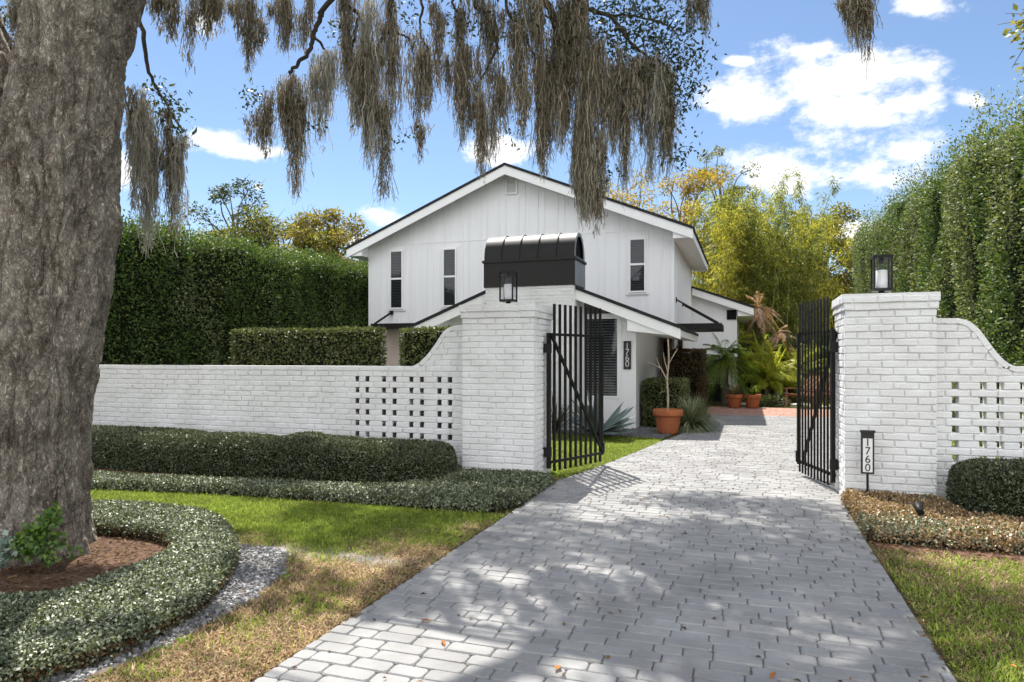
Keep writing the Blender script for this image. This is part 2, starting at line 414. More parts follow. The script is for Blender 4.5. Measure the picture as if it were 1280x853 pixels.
def smooth_poly(p, it=2):
    for _ in range(it):
        q = []
        for i in range(len(p)):
            a = p[i]; b = p[(i+1) % len(p)]
            q += [(a[0]*.75+b[0]*.25, a[1]*.75+b[1]*.25), (a[0]*.25+b[0]*.75, a[1]*.25+b[1]*.75)]
        p = q
    return p
#@@SETTING
# ------------------------------------------------------------------ world, sun, camera
SUN = Vector((-.353, .49, 1.0)).normalized()
w = bpy.data.worlds.new("World"); S.world = w; w.use_nodes = True
nt = w.node_tree; L_ = nt.links.new
bg = nt.nodes['Background']; bg.inputs[1].default_value = .056; CB = 8.2; CBACK = 1.95
sky = nt.nodes.new('ShaderNodeTexSky'); sky.sky_type = 'NISHITA'; sky.sun_disc = False
sky.sun_elevation = math.asin(SUN.z); sky.sun_rotation = math.atan2(SUN.x, SUN.y)
sky.altitude = 0; sky.air_density = 1.0; sky.dust_density = .2; sky.ozone_density = 3.0
TH = math.atan(294/853); CT, ST = math.cos(TH), math.sin(TH)
def skydir(x, y):
    """direction of a cloud seen from the drive: x east-ish, y up, in units of the lens' own slope"""
    r = (x-640)/853; u = (448-y)/853
    v = Vector((r*CT-ST, r*ST+CT, u)); return v.normalized()
tc = nt.nodes.new('ShaderNodeTexCoord')
def math_(op, a, b=None, c=None):
    n = nt.nodes.new('ShaderNodeMath'); n.operation = op
    for i, q in enumerate((a, b, c)):
        if q is None: continue
        if isinstance(q, (int, float)): n.inputs[i].default_value = q
        else: L_(q, n.inputs[i])
    return n.outputs[0]
def dot_(v):
    n = nt.nodes.new('ShaderNodeVectorMath'); n.operation = 'DOT_PRODUCT'
    L_(tc.outputs['Generated'], n.inputs[0]); n.inputs[1].default_value = v; return n.outputs['Value']
CLOUDS = [(1060,92,115,44),(925,124,62,36),(1000,62,70,24),(1075,140,70,30),(1125,128,50,22),(1085,205,118,52),(985,212,75,36),(1120,190,70,34),(1150,8,46,20),(1062,287,40,27),(1218,126,24,15),
          (262,178,50,20),(308,192,40,13),(470,272,52,20),(440,300,30,9),(628,190,44,20),(385,293,22,15),(255,25,34,26),(150,215,34,36),(925,76,22,8),(322,233,7,5)]
FWD = (-ST, CT, 0.0); RGT = (CT, ST, 0.0)
df = math_('MAXIMUM', dot_(FWD), .05)
sep = nt.nodes.new('ShaderNodeSeparateXYZ'); L_(tc.outputs['Generated'], sep.inputs[0])
cmb = nt.nodes.new('ShaderNodeCombineXYZ')
L_(math_('DIVIDE', dot_(RGT), df), cmb.inputs[0]); L_(math_('DIVIDE', sep.outputs[2], df), cmb.inputs[1])
acc = None
for cx, cy, ra, rb in CLOUDS:      # each cloud: an ellipse of sky directions, broken up by noise below
    m1 = nt.nodes.new('ShaderNodeVectorMath'); m1.operation = 'MULTIPLY_ADD'
    L_(cmb.outputs[0], m1.inputs[0]); m1.inputs[1].default_value = (853/ra/.93, 853/rb/.93, 0); m1.inputs[2].default_value = (-(cx-640)/ra/.93, -(448-cy)/rb/.93, 0)
    ln = nt.nodes.new('ShaderNodeVectorMath'); ln.operation = 'LENGTH'; L_(m1.outputs[0], ln.inputs[0])
    acc = ln.outputs['Value'] if acc is None else math_('SMOOTH_MIN', acc, ln.outputs['Value'], .25)
acc = math_('SUBTRACT', 1.0, acc)
# broken white cloud added in the unseen sky behind the viewer, for fill light
back = math_('MULTIPLY_ADD', dot_((ST, -CT, .25)), 2.2, -.25)
acc = math_('MAXIMUM', acc, back)
mp = nt.nodes.new('ShaderNodeMapping'); mp.inputs['Scale'].default_value = (1, 1, 1.7); L_(tc.outputs['Generated'], mp.inputs[0])
n1 = nt.nodes.new('ShaderNodeTexNoise'); n1.inputs['Scale'].default_value = 11; n1.inputs['Detail'].default_value = 8; n1.inputs['Roughness'].default_value = .66
L_(mp.outputs[0], n1.inputs[0])
den = math_('ADD', acc, math_('MULTIPLY', math_('SUBTRACT', n1.outputs[0], .48), 3.7))
mr = nt.nodes.new('ShaderNodeMapRange'); mr.interpolation_type = 'SMOOTHSTEP'
mr.inputs[1].default_value = .02; mr.inputs[2].default_value = .85; L_(den, mr.inputs[0])
# sunlit white tops, greyer cores; clouds behind the viewer boosted to brighten the fill
cr = nt.nodes.new('ShaderNodeValToRGB'); cr.color_ramp.elements[0].color = (CB*1.02, CB*1.02, CB*1.02, 1); cr.color_ramp.elements[1].color = (CB*.84, CB*.86, CB*.89, 1)
cr.color_ramp.elements[0].position = .25; cr.color_ramp.elements[1].position = 1.3/2
L_(math_('MULTIPLY', den, .5), cr.inputs[0])
br = nt.nodes.new('ShaderNodeMapRange'); br.inputs[1].default_value = -.2; br.inputs[2].default_value = .7; br.inputs[3].default_value = 1; br.inputs[4].default_value = CBACK
L_(dot_((ST, -CT, 0)), br.inputs[0])
vs = nt.nodes.new('ShaderNodeVectorMath'); vs.operation = 'SCALE'; L_(cr.outputs[0], vs.inputs[0]); L_(br.outputs[0], vs.inputs['Scale'])
mx = nt.nodes.new('ShaderNodeMix'); mx.data_type = 'RGBA'
L_(mr.outputs[0], mx.inputs[0]); L_(sky.outputs[0], mx.inputs[6]); L_(vs.outputs[0], mx.inputs[7]); L_(mx.outputs[2], bg.inputs[0])

sl = bpy.data.lights.new('sun', 'SUN'); sl.energy = 3.4; sl.angle = R(.53); sl.color = (1, .955, .88)
so = bpy.data.objects.new('sun', sl); COL.objects.link(so); so.location = (-10, 14, 28)
so.rotation_euler = (-SUN).to_track_quat('-Z', 'Y').to_euler()

cd = bpy.data.cameras.new('camera'); cam = bpy.data.objects.new('camera', cd); COL.objects.link(cam); S.camera = cam
cam.location = (0, 0, 1.55); cam.rotation_euler = (R(90), 0, TH)
cd.sensor_width = 36; cd.lens = 853/1280*36; cd.shift_y = 21.5/1280; cd.clip_end = 2000; cd.clip_start = .05
S.view_settings.view_transform = 'Standard'; S.view_settings.look = 'None'; S.view_settings.gamma = 1
S.view_settings.exposure = 1.5
S.cycles.max_bounces = 6; S.cycles.diffuse_bounces = 3; S.cycles.glossy_bounces = 2; S.cycles.transmission_bounces = 3; S.cycles.transparent_max_bounces = 8
S.cycles.use_adaptive_sampling = True; S.cycles.adaptive_threshold = .02
S.cycles.use_denoising = True
S.cycles.sample_clamp_indirect = 6

# ------------------------------------------------------------------ ground
DL = [(-2.22,-5),(-2.22,6.0),(-2.25,8.3),(-1.96,9.7),(-1.75,11),(-1.5,12.8),(-1.2,14.6),(-.87,16.3),(-.95,19.4)]
DR = [(.945,-5),(.945,6.3),(.975,8.2),(1.02,9.1),(1.5,9.9),(2.9,11.2),(3.1,14),(3.1,19.4)]
def edge_x(E, y):
    return float(np.interp(y, [p[1] for p in E], [p[0] for p in E]))
DRIVE = DL+DR[::-1]
OAK_OUT = smooth_poly([(-6.5,4.95),(-6.22,5.1),(-5.46,5.22),(-4.74,5.12),(-3.98,4.53),(-3.5,3.94),(-3.16,3.32),(-3.07,2.85),(-3.13,2.45),(-3.4,1.9),(-4.3,1.2),(-5.6,1.0),(-7.2,1.6),(-7.9,3),(-7.4,4.3)], 2)
OAK_IN = smooth_poly([(-5.9,4.62),(-5.3,4.46),(-4.7,4.52),(-4.22,4.28),(-4.02,3.88),(-3.97,3.4),(-3.95,3.0),(-4.4,2.78),(-5.2,2.6),(-6.2,2.6),(-6.9,3.2),(-6.7,4.2)], 2)
BORDER = [(-12.2,5.3),(-9,5.72),(-7.29,5.96),(-5.9,6.19),(-4.35,6.27),(-2.75,6.33),(-2.42,6.4),(-2.27,6.85),(-2.27,8.02),(-2.45,8.09),(-3.46,8.09),(-3.5,8.28),(-3.62,8.25),(-3.5,7.4),(-3.72,6.9),(-4.2,6.72),(-5.64,6.55),(-7.55,6.37),(-9.2,6.15),(-12.2,5.75)]
RCOVER = [(1.0,6.42),(1.4,6.38),(2.2,6.4),(4.6,6.35),(4.6,7.1),(1.9,7.2),(1.82,8.02),(1.0,8.05),(1.02,7.2)]
GRAVEL = smooth_poly([(-3.95,4.60),(-3.55,4.62),(-3.2,4.25),(-3.0,3.7),(-2.93,3.1),(-2.98,2.4),(-3.15,1.7),(-3.4,1.2),(-3.6,1.7),(-3.2,2.4),(-3.12,2.9),(-3.22,3.35),(-3.55,3.97),(-4.02,4.5)], 1)
SLATE = [(-3.4,13.35),(-1.55,13.3),(-1.42,14.0),(-1.25,14.6),(-.95,16.0),(-.98,19.4),(-2.3,19.4),(-2.3,14.95),(-5.6,14.9),(-5.6,13.6)]

b = MB(); b.quad((-250,-60,-.02),(250,-60,-.02),(250,400,-.02),(-250,400,-.02))
M['far_ground'] = mat('far_ground_cover', (.06,.085,.025), .95, .05, col2=(.045,.05,.025), vscale=1.5)
tag(b.build('ground', ['far_ground']), kind='structure')

def greenness(X, Y):
    n = fbm(xy3(X, Y, 1.7), 3); n2 = fbm(xy3(X, Y, 5.5), 5)
    gl = sstep(-.55, .55, Y-(4.62+np.maximum(0, X+3.2)*1.25)+(n-.5)*1.9)
    gl = np.where((X < -2) & (Y < 8.2), np.maximum(gl*.97, .30*sstep(.52, .7, n2)+.05), 0)
    gr = .58+(n-.5)*1.1+(n2-.5)*1.0+.2*sstep(5.4, 4.0, Y)
    g = np.where(X < -2, gl, gr)
    g = np.where((Y > 8.5), .93+(n-.5)*.35, g)
    return np.clip(g, 0, 1)
def sandiness(X, Y):
    n = fbm(xy3(X, Y, 3.1), 9)
    d = np.hypot((X+3.05)/.75, (Y-4.58)/.22)
    d2 = np.hypot((X+3.62)/.35, (Y-4.55)/.25)
    s = np.clip(1.3-np.minimum(d, d2)+(n-.5)*1.6, 0, 1)
    return np.where((X < -2.2) & (Y < 6), s, 0)
def soil_col(X, Y):
    g = greenness(X, Y)[:, None]; s = sandiness(X, Y)[:, None]
    n = fbm(xy3(X, Y, 9), 21)[:, None]
    c = (1-g)*np.array([.17,.118,.066])+g*np.array([.055,.065,.02])
    c = c*(.7+.6*n)
    return c*(1-s)+s*np.array([.36,.33,.30])*(.75+.5*n)
gx = np.arange(-13, 6.01, .1); gy = np.arange(-4, 27.01, .1)
X, Y = np.meshgrid(gx, gy, indexing='ij')
Z = .002*np.ones_like(X)
idx = np.arange(X.size).reshape(X.shape)
Fq = np.stack([idx[:-1,:-1], idx[1:,:-1], idx[1:,1:], idx[:-1,1:]], -1).reshape(-1, 4)
q = QM(); q.add(np.stack([X, Y, Z], -1).reshape(-1, 3), Fq, 0, soil_col(X.ravel(), Y.ravel()))
tag(q.build('lawn', ['soil']), kind='structure')

sheet('mulch_bed', [(-12.2,5.72),(-9.2,6.1),(-5.64,6.5),(-4.2,6.68),(-3.6,6.85),(-3.42,7.4),(-3.5,8.32),(-12.2,8.32)], .010, 'mulch')
sheet('mulch_ring', OAK_IN, .012, 'mulch')
sheet('mulch_strip', [(1.0,6.1),(1.5,6.05),(2.4,6.1),(4.6,6.05),(4.6,6.5),(1.0,6.5)], .012, 'mulch_red')
sheet('mulch_path', [(1.75,7.0),(4.6,6.9),(4.6,8.32),(1.75,8.32)], .010, 'mulch')
M['gravel_soil'] = mat('gravel_soil', (.20, .175, .15), .95, .05, col2=(.09, .08, .07), vscale=30, bump=1)
sheet('gravel_base', GRAVEL, .010, 'gravel_soil')
sheet('slate_bed', SLATE, .010, 'joint')

# driveway: pavers on joint sand
b = MB(); b.poly([(x, y, .006) for x, y in DL]+[(x, y, .006) for x, y in DR[::-1]][0:])
b.f[0] = tuple(reversed(b.f[0]))
tag(b.build('driveway_bed', ['joint']), kind='structure')
def paver_field(name, y0, y1, fl, fr, row, wmin, wmax, top, m, inset=.006, gap=.004):
    q = QM(); y = y0
    while y < y1:
        ya, yb = y+gap/2, y+row-gap/2; ym = (ya+yb)/2
        xl, xr = fl(ym), fr(ym)
        x = xl-random.random()*wmax*.7
        while x < xr-.04:
            wd = random.choice((wmin, (wmin+wmax)/2, wmax, wmax))*random.uniform(.95, 1.05)
            xa, xb = max(x, xl)+gap*.3, min(x+wd, xr)-gap*.3; x += wd
            if xb-xa < .05: continue
            c = min(.016, (xb-xa)*.2)
            j = lambda: random.uniform(-.0025, .0025)
            o = np.array([(xa+c, ya+j()), (xb-c, ya+j()), (xb, ya+c), (xb+j()*.3, yb-c), (xb-c, yb+j()), (xa+c, yb+j()), (xa, yb-c), (xa+j()*.3, ya+c)])
            ce = o.mean(0)
            sx = 1-2*inset/(xb-xa); sy = 1-2*inset/(yb-ya)
            t = ce+(o-ce)*np.array([sx, sy])
            z = top+random.uniform(-.0025, .0025); tx, ty = random.uniform(-.005, .005), random.uniform(-.005, .005)
            zt = z+(t[:,0]-ce[0])*tx+(t[:,1]-ce[1])*ty
            V = np.concatenate([np.c_[t, zt], np.c_[o, np.full(8, z-.009)], np.c_[o, np.full(8, .002)]])
            F = [(0,1,2,3),(0,3,4,7),(4,5,6,7)]
            for k in range(8):
                k2 = (k+1) % 8
                F.append((k, 8+k, 8+k2, k2)); F.append((8+k, 16+k, 16+k2, 8+k2))
            q.add(V, F)
        y += row*random.choice((1, 1, 1, 1.0))
    return tag(q.build(name, [m], smooth=False), kind='structure')
paver_field('driveway', -1.5, 19.35, lambda y: edge_x(DL, y), lambda y: edge_x(DR, y), .111, .15, .25, .020, 'paver')
sheet('patio_bed', [(-1.15,19.35),(3.4,19.35),(3.4,22.6),(-1.15,22.6)], .006, 'joint')
paver_field('patio', 19.37, 22.55, lambda y: -1.12, lambda y: 3.35, .2, .2, .2, .018, 'tile', .006, .008)
b = MB()
for k, (cx, cy, rx, ry) in enumerate([(.25,24.0,.6,.4),(.75,25.4,.7,.5),(1.4,27.2,.7,.5),(1.0,29.3,.9,.6),(1.3,31.8,1.0,.7),(.9,34.5,1.2,.8),(1.5,24.2,.5,.35),(2.3,23.4,.5,.35)]):
    pts = [(cx+rx*math.cos(a)*random.uniform(.85,1.1), cy+ry*math.sin(a)*random.uniform(.85,1.1), .05) for a in [i*2*PI/11 for i in range(11)]]
    b.prism(pts, (0,0,-.06))
tag(b.build('garden_path', ['stone']), kind='structure')

# grass blades
def blades(q, poly, dens, holes, hmin, hmax, wd):
    P = sample_poly(poly, int(poly_area(poly)*dens), holes); X, Y = P[:,0], P[:,1]; n = len(P)
    g = greenness(X, Y); s = sandiness(X, Y)
    keep = rnd(n) > s*.93; X, Y, g = X[keep], Y[keep], g[keep]; n = len(X)
    isg = rnd(n) < g
    pat = .5*fbm(xy3(X, Y, 2.3), 31)+.5*fbm(xy3(X, Y, 11.0), 33); v = rnd(n)
    cg = np.array([.14,.215,.03])*(1-v[:,None])+np.array([.40,.48,.075])*v[:,None]
    cg = cg*(.45+1.1*pat[:,None])
    cd_ = np.array([.22,.135,.07])*(1-v[:,None])+np.array([.70,.53,.31])*v[:,None]
    cd_ = cd_*(.35+1.25*pat[:,None])
    c = np.where(isg[:,None], cg, cd_)
    Ls = RNG.uniform(hmin, hmax, n)*np.where(isg, 1, .9)
    th = RNG.uniform(0, 2*PI, n); lean = np.where(isg, RNG.uniform(.2, .9, n), RNG.uniform(.5, 1.6, n))
    D = np.stack([np.cos(th)*lean, np.sin(th)*lean, np.ones(n)], 1)
    ph = th+PI/2+RNG.uniform(-.5, .5, n)
    N = np.stack([-np.cos(th), -np.sin(th), lean], 1)+rvec(n)*.3
    leaves(q, np.stack([X, Y, np.full(n, .0)], 1), D, N, Ls, wd*RNG.uniform(.7, 1.3, n), 0, .1, .25, c)
q = QM()
ovl = OAK_OUT
blades(q, [(-6.4,-.2),(-2.24,-.2),(-2.24,2.6),(-2.24,6.3),(-2.75,6.28),(-4.35,6.22),(-5.9,6.14),(-7.29,5.9),(-9,5.68),(-9.2,4.5),(-7,1)], 7000, [OAK_OUT, GRAVEL], .022, .06, .0075)
blades(q, [(.965,1.2),(.965,6.15),(4.6,6.05),(4.6,2.5),(3.0,1.2)], 7000, [], .022, .06, .0075)
blades(q, [(-3.2,8.3),(-2.27,8.3),(-1.98,9.7),(-1.77,11),(-1.52,12.8),(-1.5,13.3),(-3.6,13.4),(-6,13.4),(-6,9)], 3800, [], .03, .06, .010)
blades(q, [(1.1,9.0),(1.55,9.9),(2.95,11.2),(3.15,14),(3.15,18),(4.1,18),(4.1,8.5),(1.9,8.5)], 1500, [], .03, .07, .014)
blades(q, [(1.5,22.8),(4,22.8),(4,30),(1.9,30)], 500, [], .05, .1, .03)
blades(q, [(-6.4,-.2),(-2.24,-.2),(-2.24,6.3),(-5.9,6.14),(-9,5.68),(-9.2,4.5),(-7,1)], 260, [OAK_OUT, GRAVEL], .06, .10, .009)
blades(q, [(.965,1.2),(.965,6.15),(4.6,6.05),(4.6,2.5),(3.0,1.2)], 300, [], .06, .10, .009)
tag(q.build('grass', ['blade']), kind='stuff')

# stones and litter
def pebbles(name, poly, n, s0, s1, m, z=.012):
    P = sample_poly(poly, n); q = QM()
    base = np.array([(-1,-1,-1),(1,-1,-1),(1,1,-1),(-1,1,-1),(-1,-1,1),(1,-1,1),(1,1,1),(-1,1,1)])*.62
    Fc = np.array([(4,5,6,7),(0,1,5,4),(1,2,6,5),(2,3,7,6),(3,0,4,7)])
    sz = RNG.uniform(s0, s1, n); V = []
    for k in range(n):
        a = random.uniform(0, PI); ca, sa = math.cos(a), math.sin(a)
        v = base*np.array([1, random.uniform(.6, .9), random.uniform(.45, .75)])*(1+RNG.normal(0, .18, (8, 3)))
        v[4:, :2] *= .62
        tl = random.uniform(-.4, .4); v[:, 2] += v[:, 0]*tl
        x = v[:,0]*ca-v[:,1]*sa; y = v[:,0]*sa+v[:,1]*ca
        V.append(np.stack([x*sz[k]+P[k,0], y*sz[k]+P[k,1], v[:,2]*sz[k]+z], 1))
    q.add(np.concatenate(V), (np.arange(n)[:,None,None]*8+Fc[None]).reshape(-1, 4))
    return tag(q.build(name, [m], smooth=False), kind='stuff')
pebbles('gravel', smooth_poly([(x_+(-.06 if i_ % 2 else .05), y_) for i_, (x_, y_) in enumerate(GRAVEL)], 1), 2600, .012, .028, 'pebble', .012)
pebbles('slate_gravel', SLATE, 3000, .02, .05, 'slate')
def litter(name, polys, m, size, label=None):
    q = QM()
    for poly, n, z in polys:
        P = sample_poly(poly, n)
        th = RNG.uniform(0, 2*PI, n); D = np.stack([np.cos(th), np.sin(th), RNG.uniform(-.1, .35, n)], 1)
        N = np.stack([RNG.normal(0, .4, n), RNG.normal(0, .4, n), np.ones(n)], 1)
        leaves(q, np.c_[P, np.full(n, z)], D, N, size*RNG.uniform(.6, 1.4, n), size*.5*RNG.uniform(.6, 1.2, n), 0, .3)
    return tag(q.build(name, [m]), kind='stuff')
litter('fallen_leaves', [([(-2.2,1.5),(.94,1.5),(.94,9),(-2.2,9)], 110, .024), ([(-1.6,9),(1.2,9),(2.8,14),(-.9,16)], 230, .024),
       ([(-2.35,1),(-2.2,1),(-2.2,8),(-2.35,8)], 160, .03), ([(.94,2),(1.06,2),(1.06,6.4),(.94,6.4)], 130, .02),
       (OAK_IN, 1500, .02), ([(1.0,6.1),(4.6,6.05),(4.6,6.4),(1.0,6.45)], 700, .02), ([(-6.4,1),(-2.24,1),(-2.24,6.2),(-6,6)], 90, .04), ([(.97,2),(4,2),(4,6),(.97,6)], 60, .045)], 'litter', .04)
litter('orange_leaves', [([(1.2,3),(3,3),(3,8),(1.2,7)], 9, .06), ([(-2.2,2.5),(.9,2.5),(.9,4.5),(-2.2,4.5)], 6, .026)], 'orange_leaf', .06)
#@@WALLS
# ------------------------------------------------------------------ painted brick
CH = .0765
def brick(b, O, U, N, u0, u1, z0, z1, depth, topf=None, m=0, jit=.005, rough=True):
    O = Vector(O); U = Vector(U); N = Vector(N); up = Vector((0,0,1))
    P = lambda u, z, o: tuple(O+U*u+up*z+N*o)
    o = random.uniform(-jit, jit); j = lambda: random.uniform(-.0042, .0042)
    if topf is not None:
        us = [u0+(u1-u0)*k/5 for k in range(6)]
        tz = [min(z1, topf(u)) for u in us]
        if max(tz) <= z0+.006: return
        while len(us) > 2 and tz[-1] <= z0+.006: us.pop(); tz.pop()
        while len(us) > 2 and tz[0] <= z0+.006: us.pop(0); tz.pop(0)
        pts = [P(us[0], z0, o), P(us[-1], z0, o)]+[P(u, max(t, z0+.004), o) for u, t in reversed(list(zip(us, tz)))]
        b.prism(pts, -N*depth, m); return
    e = .0055
    c = [(u0+j(), z0+j()), (u1+j(), z0+j()), (u1+j(), z1+j()), (u0+j(), z1+j())]
    i = [(c[0][0]+e, c[0][1]+e), (c[1][0]-e, c[1][1]+e), (c[2][0]-e, c[2][1]-e), (c[3][0]+e, c[3][1]-e)]
    n = len(b.v)
    b.v += [P(u, z, o) for u, z in i]+[P(u, z, o-.005) for u, z in c]+[P(u, z, -depth) for u, z in c]
    F = [(0,1,2,3)]
    for k in range(4):
        k2 = (k+1) % 4; F += [(k, 4+k, 4+k2, k2), (4+k, 8+k, 8+k2, 4+k2)]
    F.append((11,10,9,8))
    for f in F: b.f.append(tuple(n+q for q in f)); b.m.append(m); b.sm.append(False)

def brick_face(b, O, U, N, u0, u1, z0, nc, depth, bl=.235, gap=.013, ends=0.0, topf=None, holes=None, core=True, m=0, start=0, hm=None):
    for k in range(nc):
        za = z0+k*CH; zb = za+CH-gap
        hs = (holes or {}).get(k, [])
        segs = []; c = u0
        for ha, hb in sorted(hs): segs.append((c, ha)); c = hb
        segs.append((c, u1))
        for si, (sa, sb) in enumerate(segs):
            off = ((k+start) % 2)*bl/2+random.uniform(-.012, .012)
            x = sa if hs and si > 0 else sa-(off if off > .03 else 0)
            while x < sb-.005:
                xe = x+bl*random.uniform(.97, 1.03)
                if hs and si > 0: xe = sb if sb-x < bl*1.3 else xe
                elif sb-xe < .05: xe = sb
                a = max(x, sa)+gap*.5*(1 if not (hs and x <= sa) else 0); e = min(xe, sb)-gap*.5*(0 if (hs and xe >= sb and si < len(segs)-1) else 1)
                if e-a > .012:
                    full = topf is None or min(topf(a), topf(e), topf((a+e)/2)) >= zb
                    brick(b, O, U, N, a, e, za, zb, depth, None if full else topf, m)
                x = xe
            if hm is not None and hs and si > 0:      # dark lining: shade painted inside the opening
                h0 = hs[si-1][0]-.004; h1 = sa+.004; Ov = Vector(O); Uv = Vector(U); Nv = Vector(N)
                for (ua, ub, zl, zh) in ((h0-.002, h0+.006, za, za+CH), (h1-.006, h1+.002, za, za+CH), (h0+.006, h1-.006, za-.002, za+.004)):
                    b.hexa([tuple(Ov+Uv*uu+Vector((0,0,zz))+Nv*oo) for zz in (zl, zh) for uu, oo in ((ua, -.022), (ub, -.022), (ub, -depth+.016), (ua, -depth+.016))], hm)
            if core:
                # recessed mortar behind this run of bricks
                Ov = Vector(O); Uv = Vector(U); Nv = Vector(N)
                n_ = 1 if topf is None else max(1, int((sb-sa)/.03))
                if topf is not None and min(topf(sa), topf(sb)) >= za+CH and sb-sa > 1.2: n_ = 1
                for q_ in range(n_):
                    ua = sa+(sb-sa)*q_/n_; ub = sa+(sb-sa)*(q_+1)/n_
                    zt = za+CH if topf is None else min(za+CH, topf(ua)-.006, topf(ub)-.006)
                    if zt <= za: continue
                    pts = []
                    e0 = .004; ea = e0 if q_ == 0 and hs and si > 0 else 0; eb = e0 if q_ == n_-1 and hs and si < len(segs)-1 else 0
                    for zz in (za, zt):
                        for uu, oo in ((ua+ea, -.014), (ub-eb, -.014), (ub-eb, -depth+.012), (ua+ea, -depth+.012)):
                            pts.append(tuple(Ov+Uv*uu+Vector((0,0,zz))+Nv*oo))
                    b.hexa(pts, m)

def gate_pillar(x0, x1, y0, y1, label):
    b = MB(); nc = 27; D = .1
    z = 0
    brick_face(b, (x0,y0,0), (1,0,0), (0,-1,0), 0, x1-x0, 0, nc, D, core=False)
    brick_face(b, (x1,y0,0), (0,1,0), (1,0,0), D, y1-y0-D, 0, nc, D, core=False, start=1)
    brick_face(b, (x0,y1,0), (0,-1,0), (-1,0,0), D, y1-y0-D, 0, nc, D, core=False, start=1)
    brick_face(b, (x1,y1,0), (-1,0,0), (0,1,0), 0, x1-x0, 0, nc, D, core=False)
    b.box(x0+.014, x1-.014, y0+.014, y1-.014, 0, nc*CH)
    t = nc*CH
    for o, n_ in ((.016, 1), (.03, 1)):       # corbelled cap courses
        a0, a1, c0, c1 = x0-o, x1+o, y0-o, y1+o
        brick_face(b, (a0,c0,t), (1,0,0), (0,-1,0), 0, a1-a0, 0, 1, D, core=False, start=n_)
        brick_face(b, (a1,c0,t), (0,1,0), (1,0,0), D, c1-c0-D, 0, 1, D, core=False)
        brick_face(b, (a0,c1,t), (0,-1,0), (-1,0,0), D, c1-c0-D, 0, 1, D, core=False)
        brick_face(b, (a1,c1,t), (-1,0,0), (0,1,0), 0, a1-a0, 0, 1, D, core=False)
        b.box(a0+.009, a1-.009, c0+.009, c1-.009, t, t+CH)
        t += CH
    b.box(x0-.022, x1+.022, y0-.022, y1+.022, t, t+.018)
    tag(b.build('gate_pillar', ['paint_brick']), label, 'pillar', 'white brick gate pillars')
    return t+.018
PT = gate_pillar(-3.48, -2.5, 8.1, 8.93, 'white painted brick gate pillar with lantern, joined to the long garden wall by the hedges')
gate_pillar(.985, 1.86, 8.1, 9.0, 'white painted brick gate pillar with a lantern, standing behind the house number stake')

def curved_wall(x0, x1, prof, holes_u, rows, label, th):
    """prof: list of (x, z) for the top line"""
    b = MB(); yF = 8.3
    px = [p[0] for p in prof]; pz = [p[1] for p in prof]
    top = lambda u: float(np.interp(x0+u, px, pz))-.052
    holes = {k: [(h-x0-.031, h-x0+.031) for h in holes_u] for k in rows}
    nc = int(max(pz)/CH)+1
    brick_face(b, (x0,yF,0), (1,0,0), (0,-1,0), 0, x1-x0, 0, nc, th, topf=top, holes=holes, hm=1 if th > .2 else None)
    # coping bricks following the top line
    s = [0]; 
    fx = np.linspace(x0, x1, 400); fz = np.interp(fx, px, pz)
    ds = np.hypot(np.diff(fx), np.diff(fz)); cs = np.concatenate([[0], np.cumsum(ds)])
    t = 0
    while t < cs[-1]-.01:
        e = min(t+.232, cs[-1]); ks = [np.interp(t+.004+(e-t-.008)*k/4, cs, fx) for k in range(5)]
        up = [(x, float(np.interp(x, px, pz))) for x in ks]
        o = random.uniform(.004, .010)
        nl = []
        for i, (x, z) in enumerate(up):
            a = up[max(i-1, 0)]; c = up[min(i+1, 4)]; dx, dz = c[0]-a[0], c[1]-a[1]; l = math.hypot(dx, dz)
            nl.append((x+dz/l*.054, z-dx/l*.054))
        pts = [(x, yF-o, z) for x, z in nl]+[(x, yF-o, z) for x, z in reversed(up)]
        b.prism(pts, (0, th+o+.006, 0)); t = e
    return tag(b.build('brick_wall', ['paint_brick', 'hole_shade']), label, 'wall')
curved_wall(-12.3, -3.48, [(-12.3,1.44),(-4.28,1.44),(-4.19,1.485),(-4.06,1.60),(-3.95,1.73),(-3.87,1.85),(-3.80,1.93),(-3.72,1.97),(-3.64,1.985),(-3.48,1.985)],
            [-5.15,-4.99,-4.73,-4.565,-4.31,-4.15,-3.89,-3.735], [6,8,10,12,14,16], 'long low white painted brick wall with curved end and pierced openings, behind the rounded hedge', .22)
curved_wall(1.86, 6.2, [(1.86,1.975),(2.11,1.97),(2.2,1.935),(2.29,1.845),(2.36,1.73),(2.45,1.59),(2.53,1.50),(2.6,1.465),(6.2,1.465)],
            [2.07,2.32,2.47,2.675,2.83,3.08,3.24], [6,8,10,12,14,16], 'short white painted brick wall stepping down in a curve from the pillar with the number stake', .14)

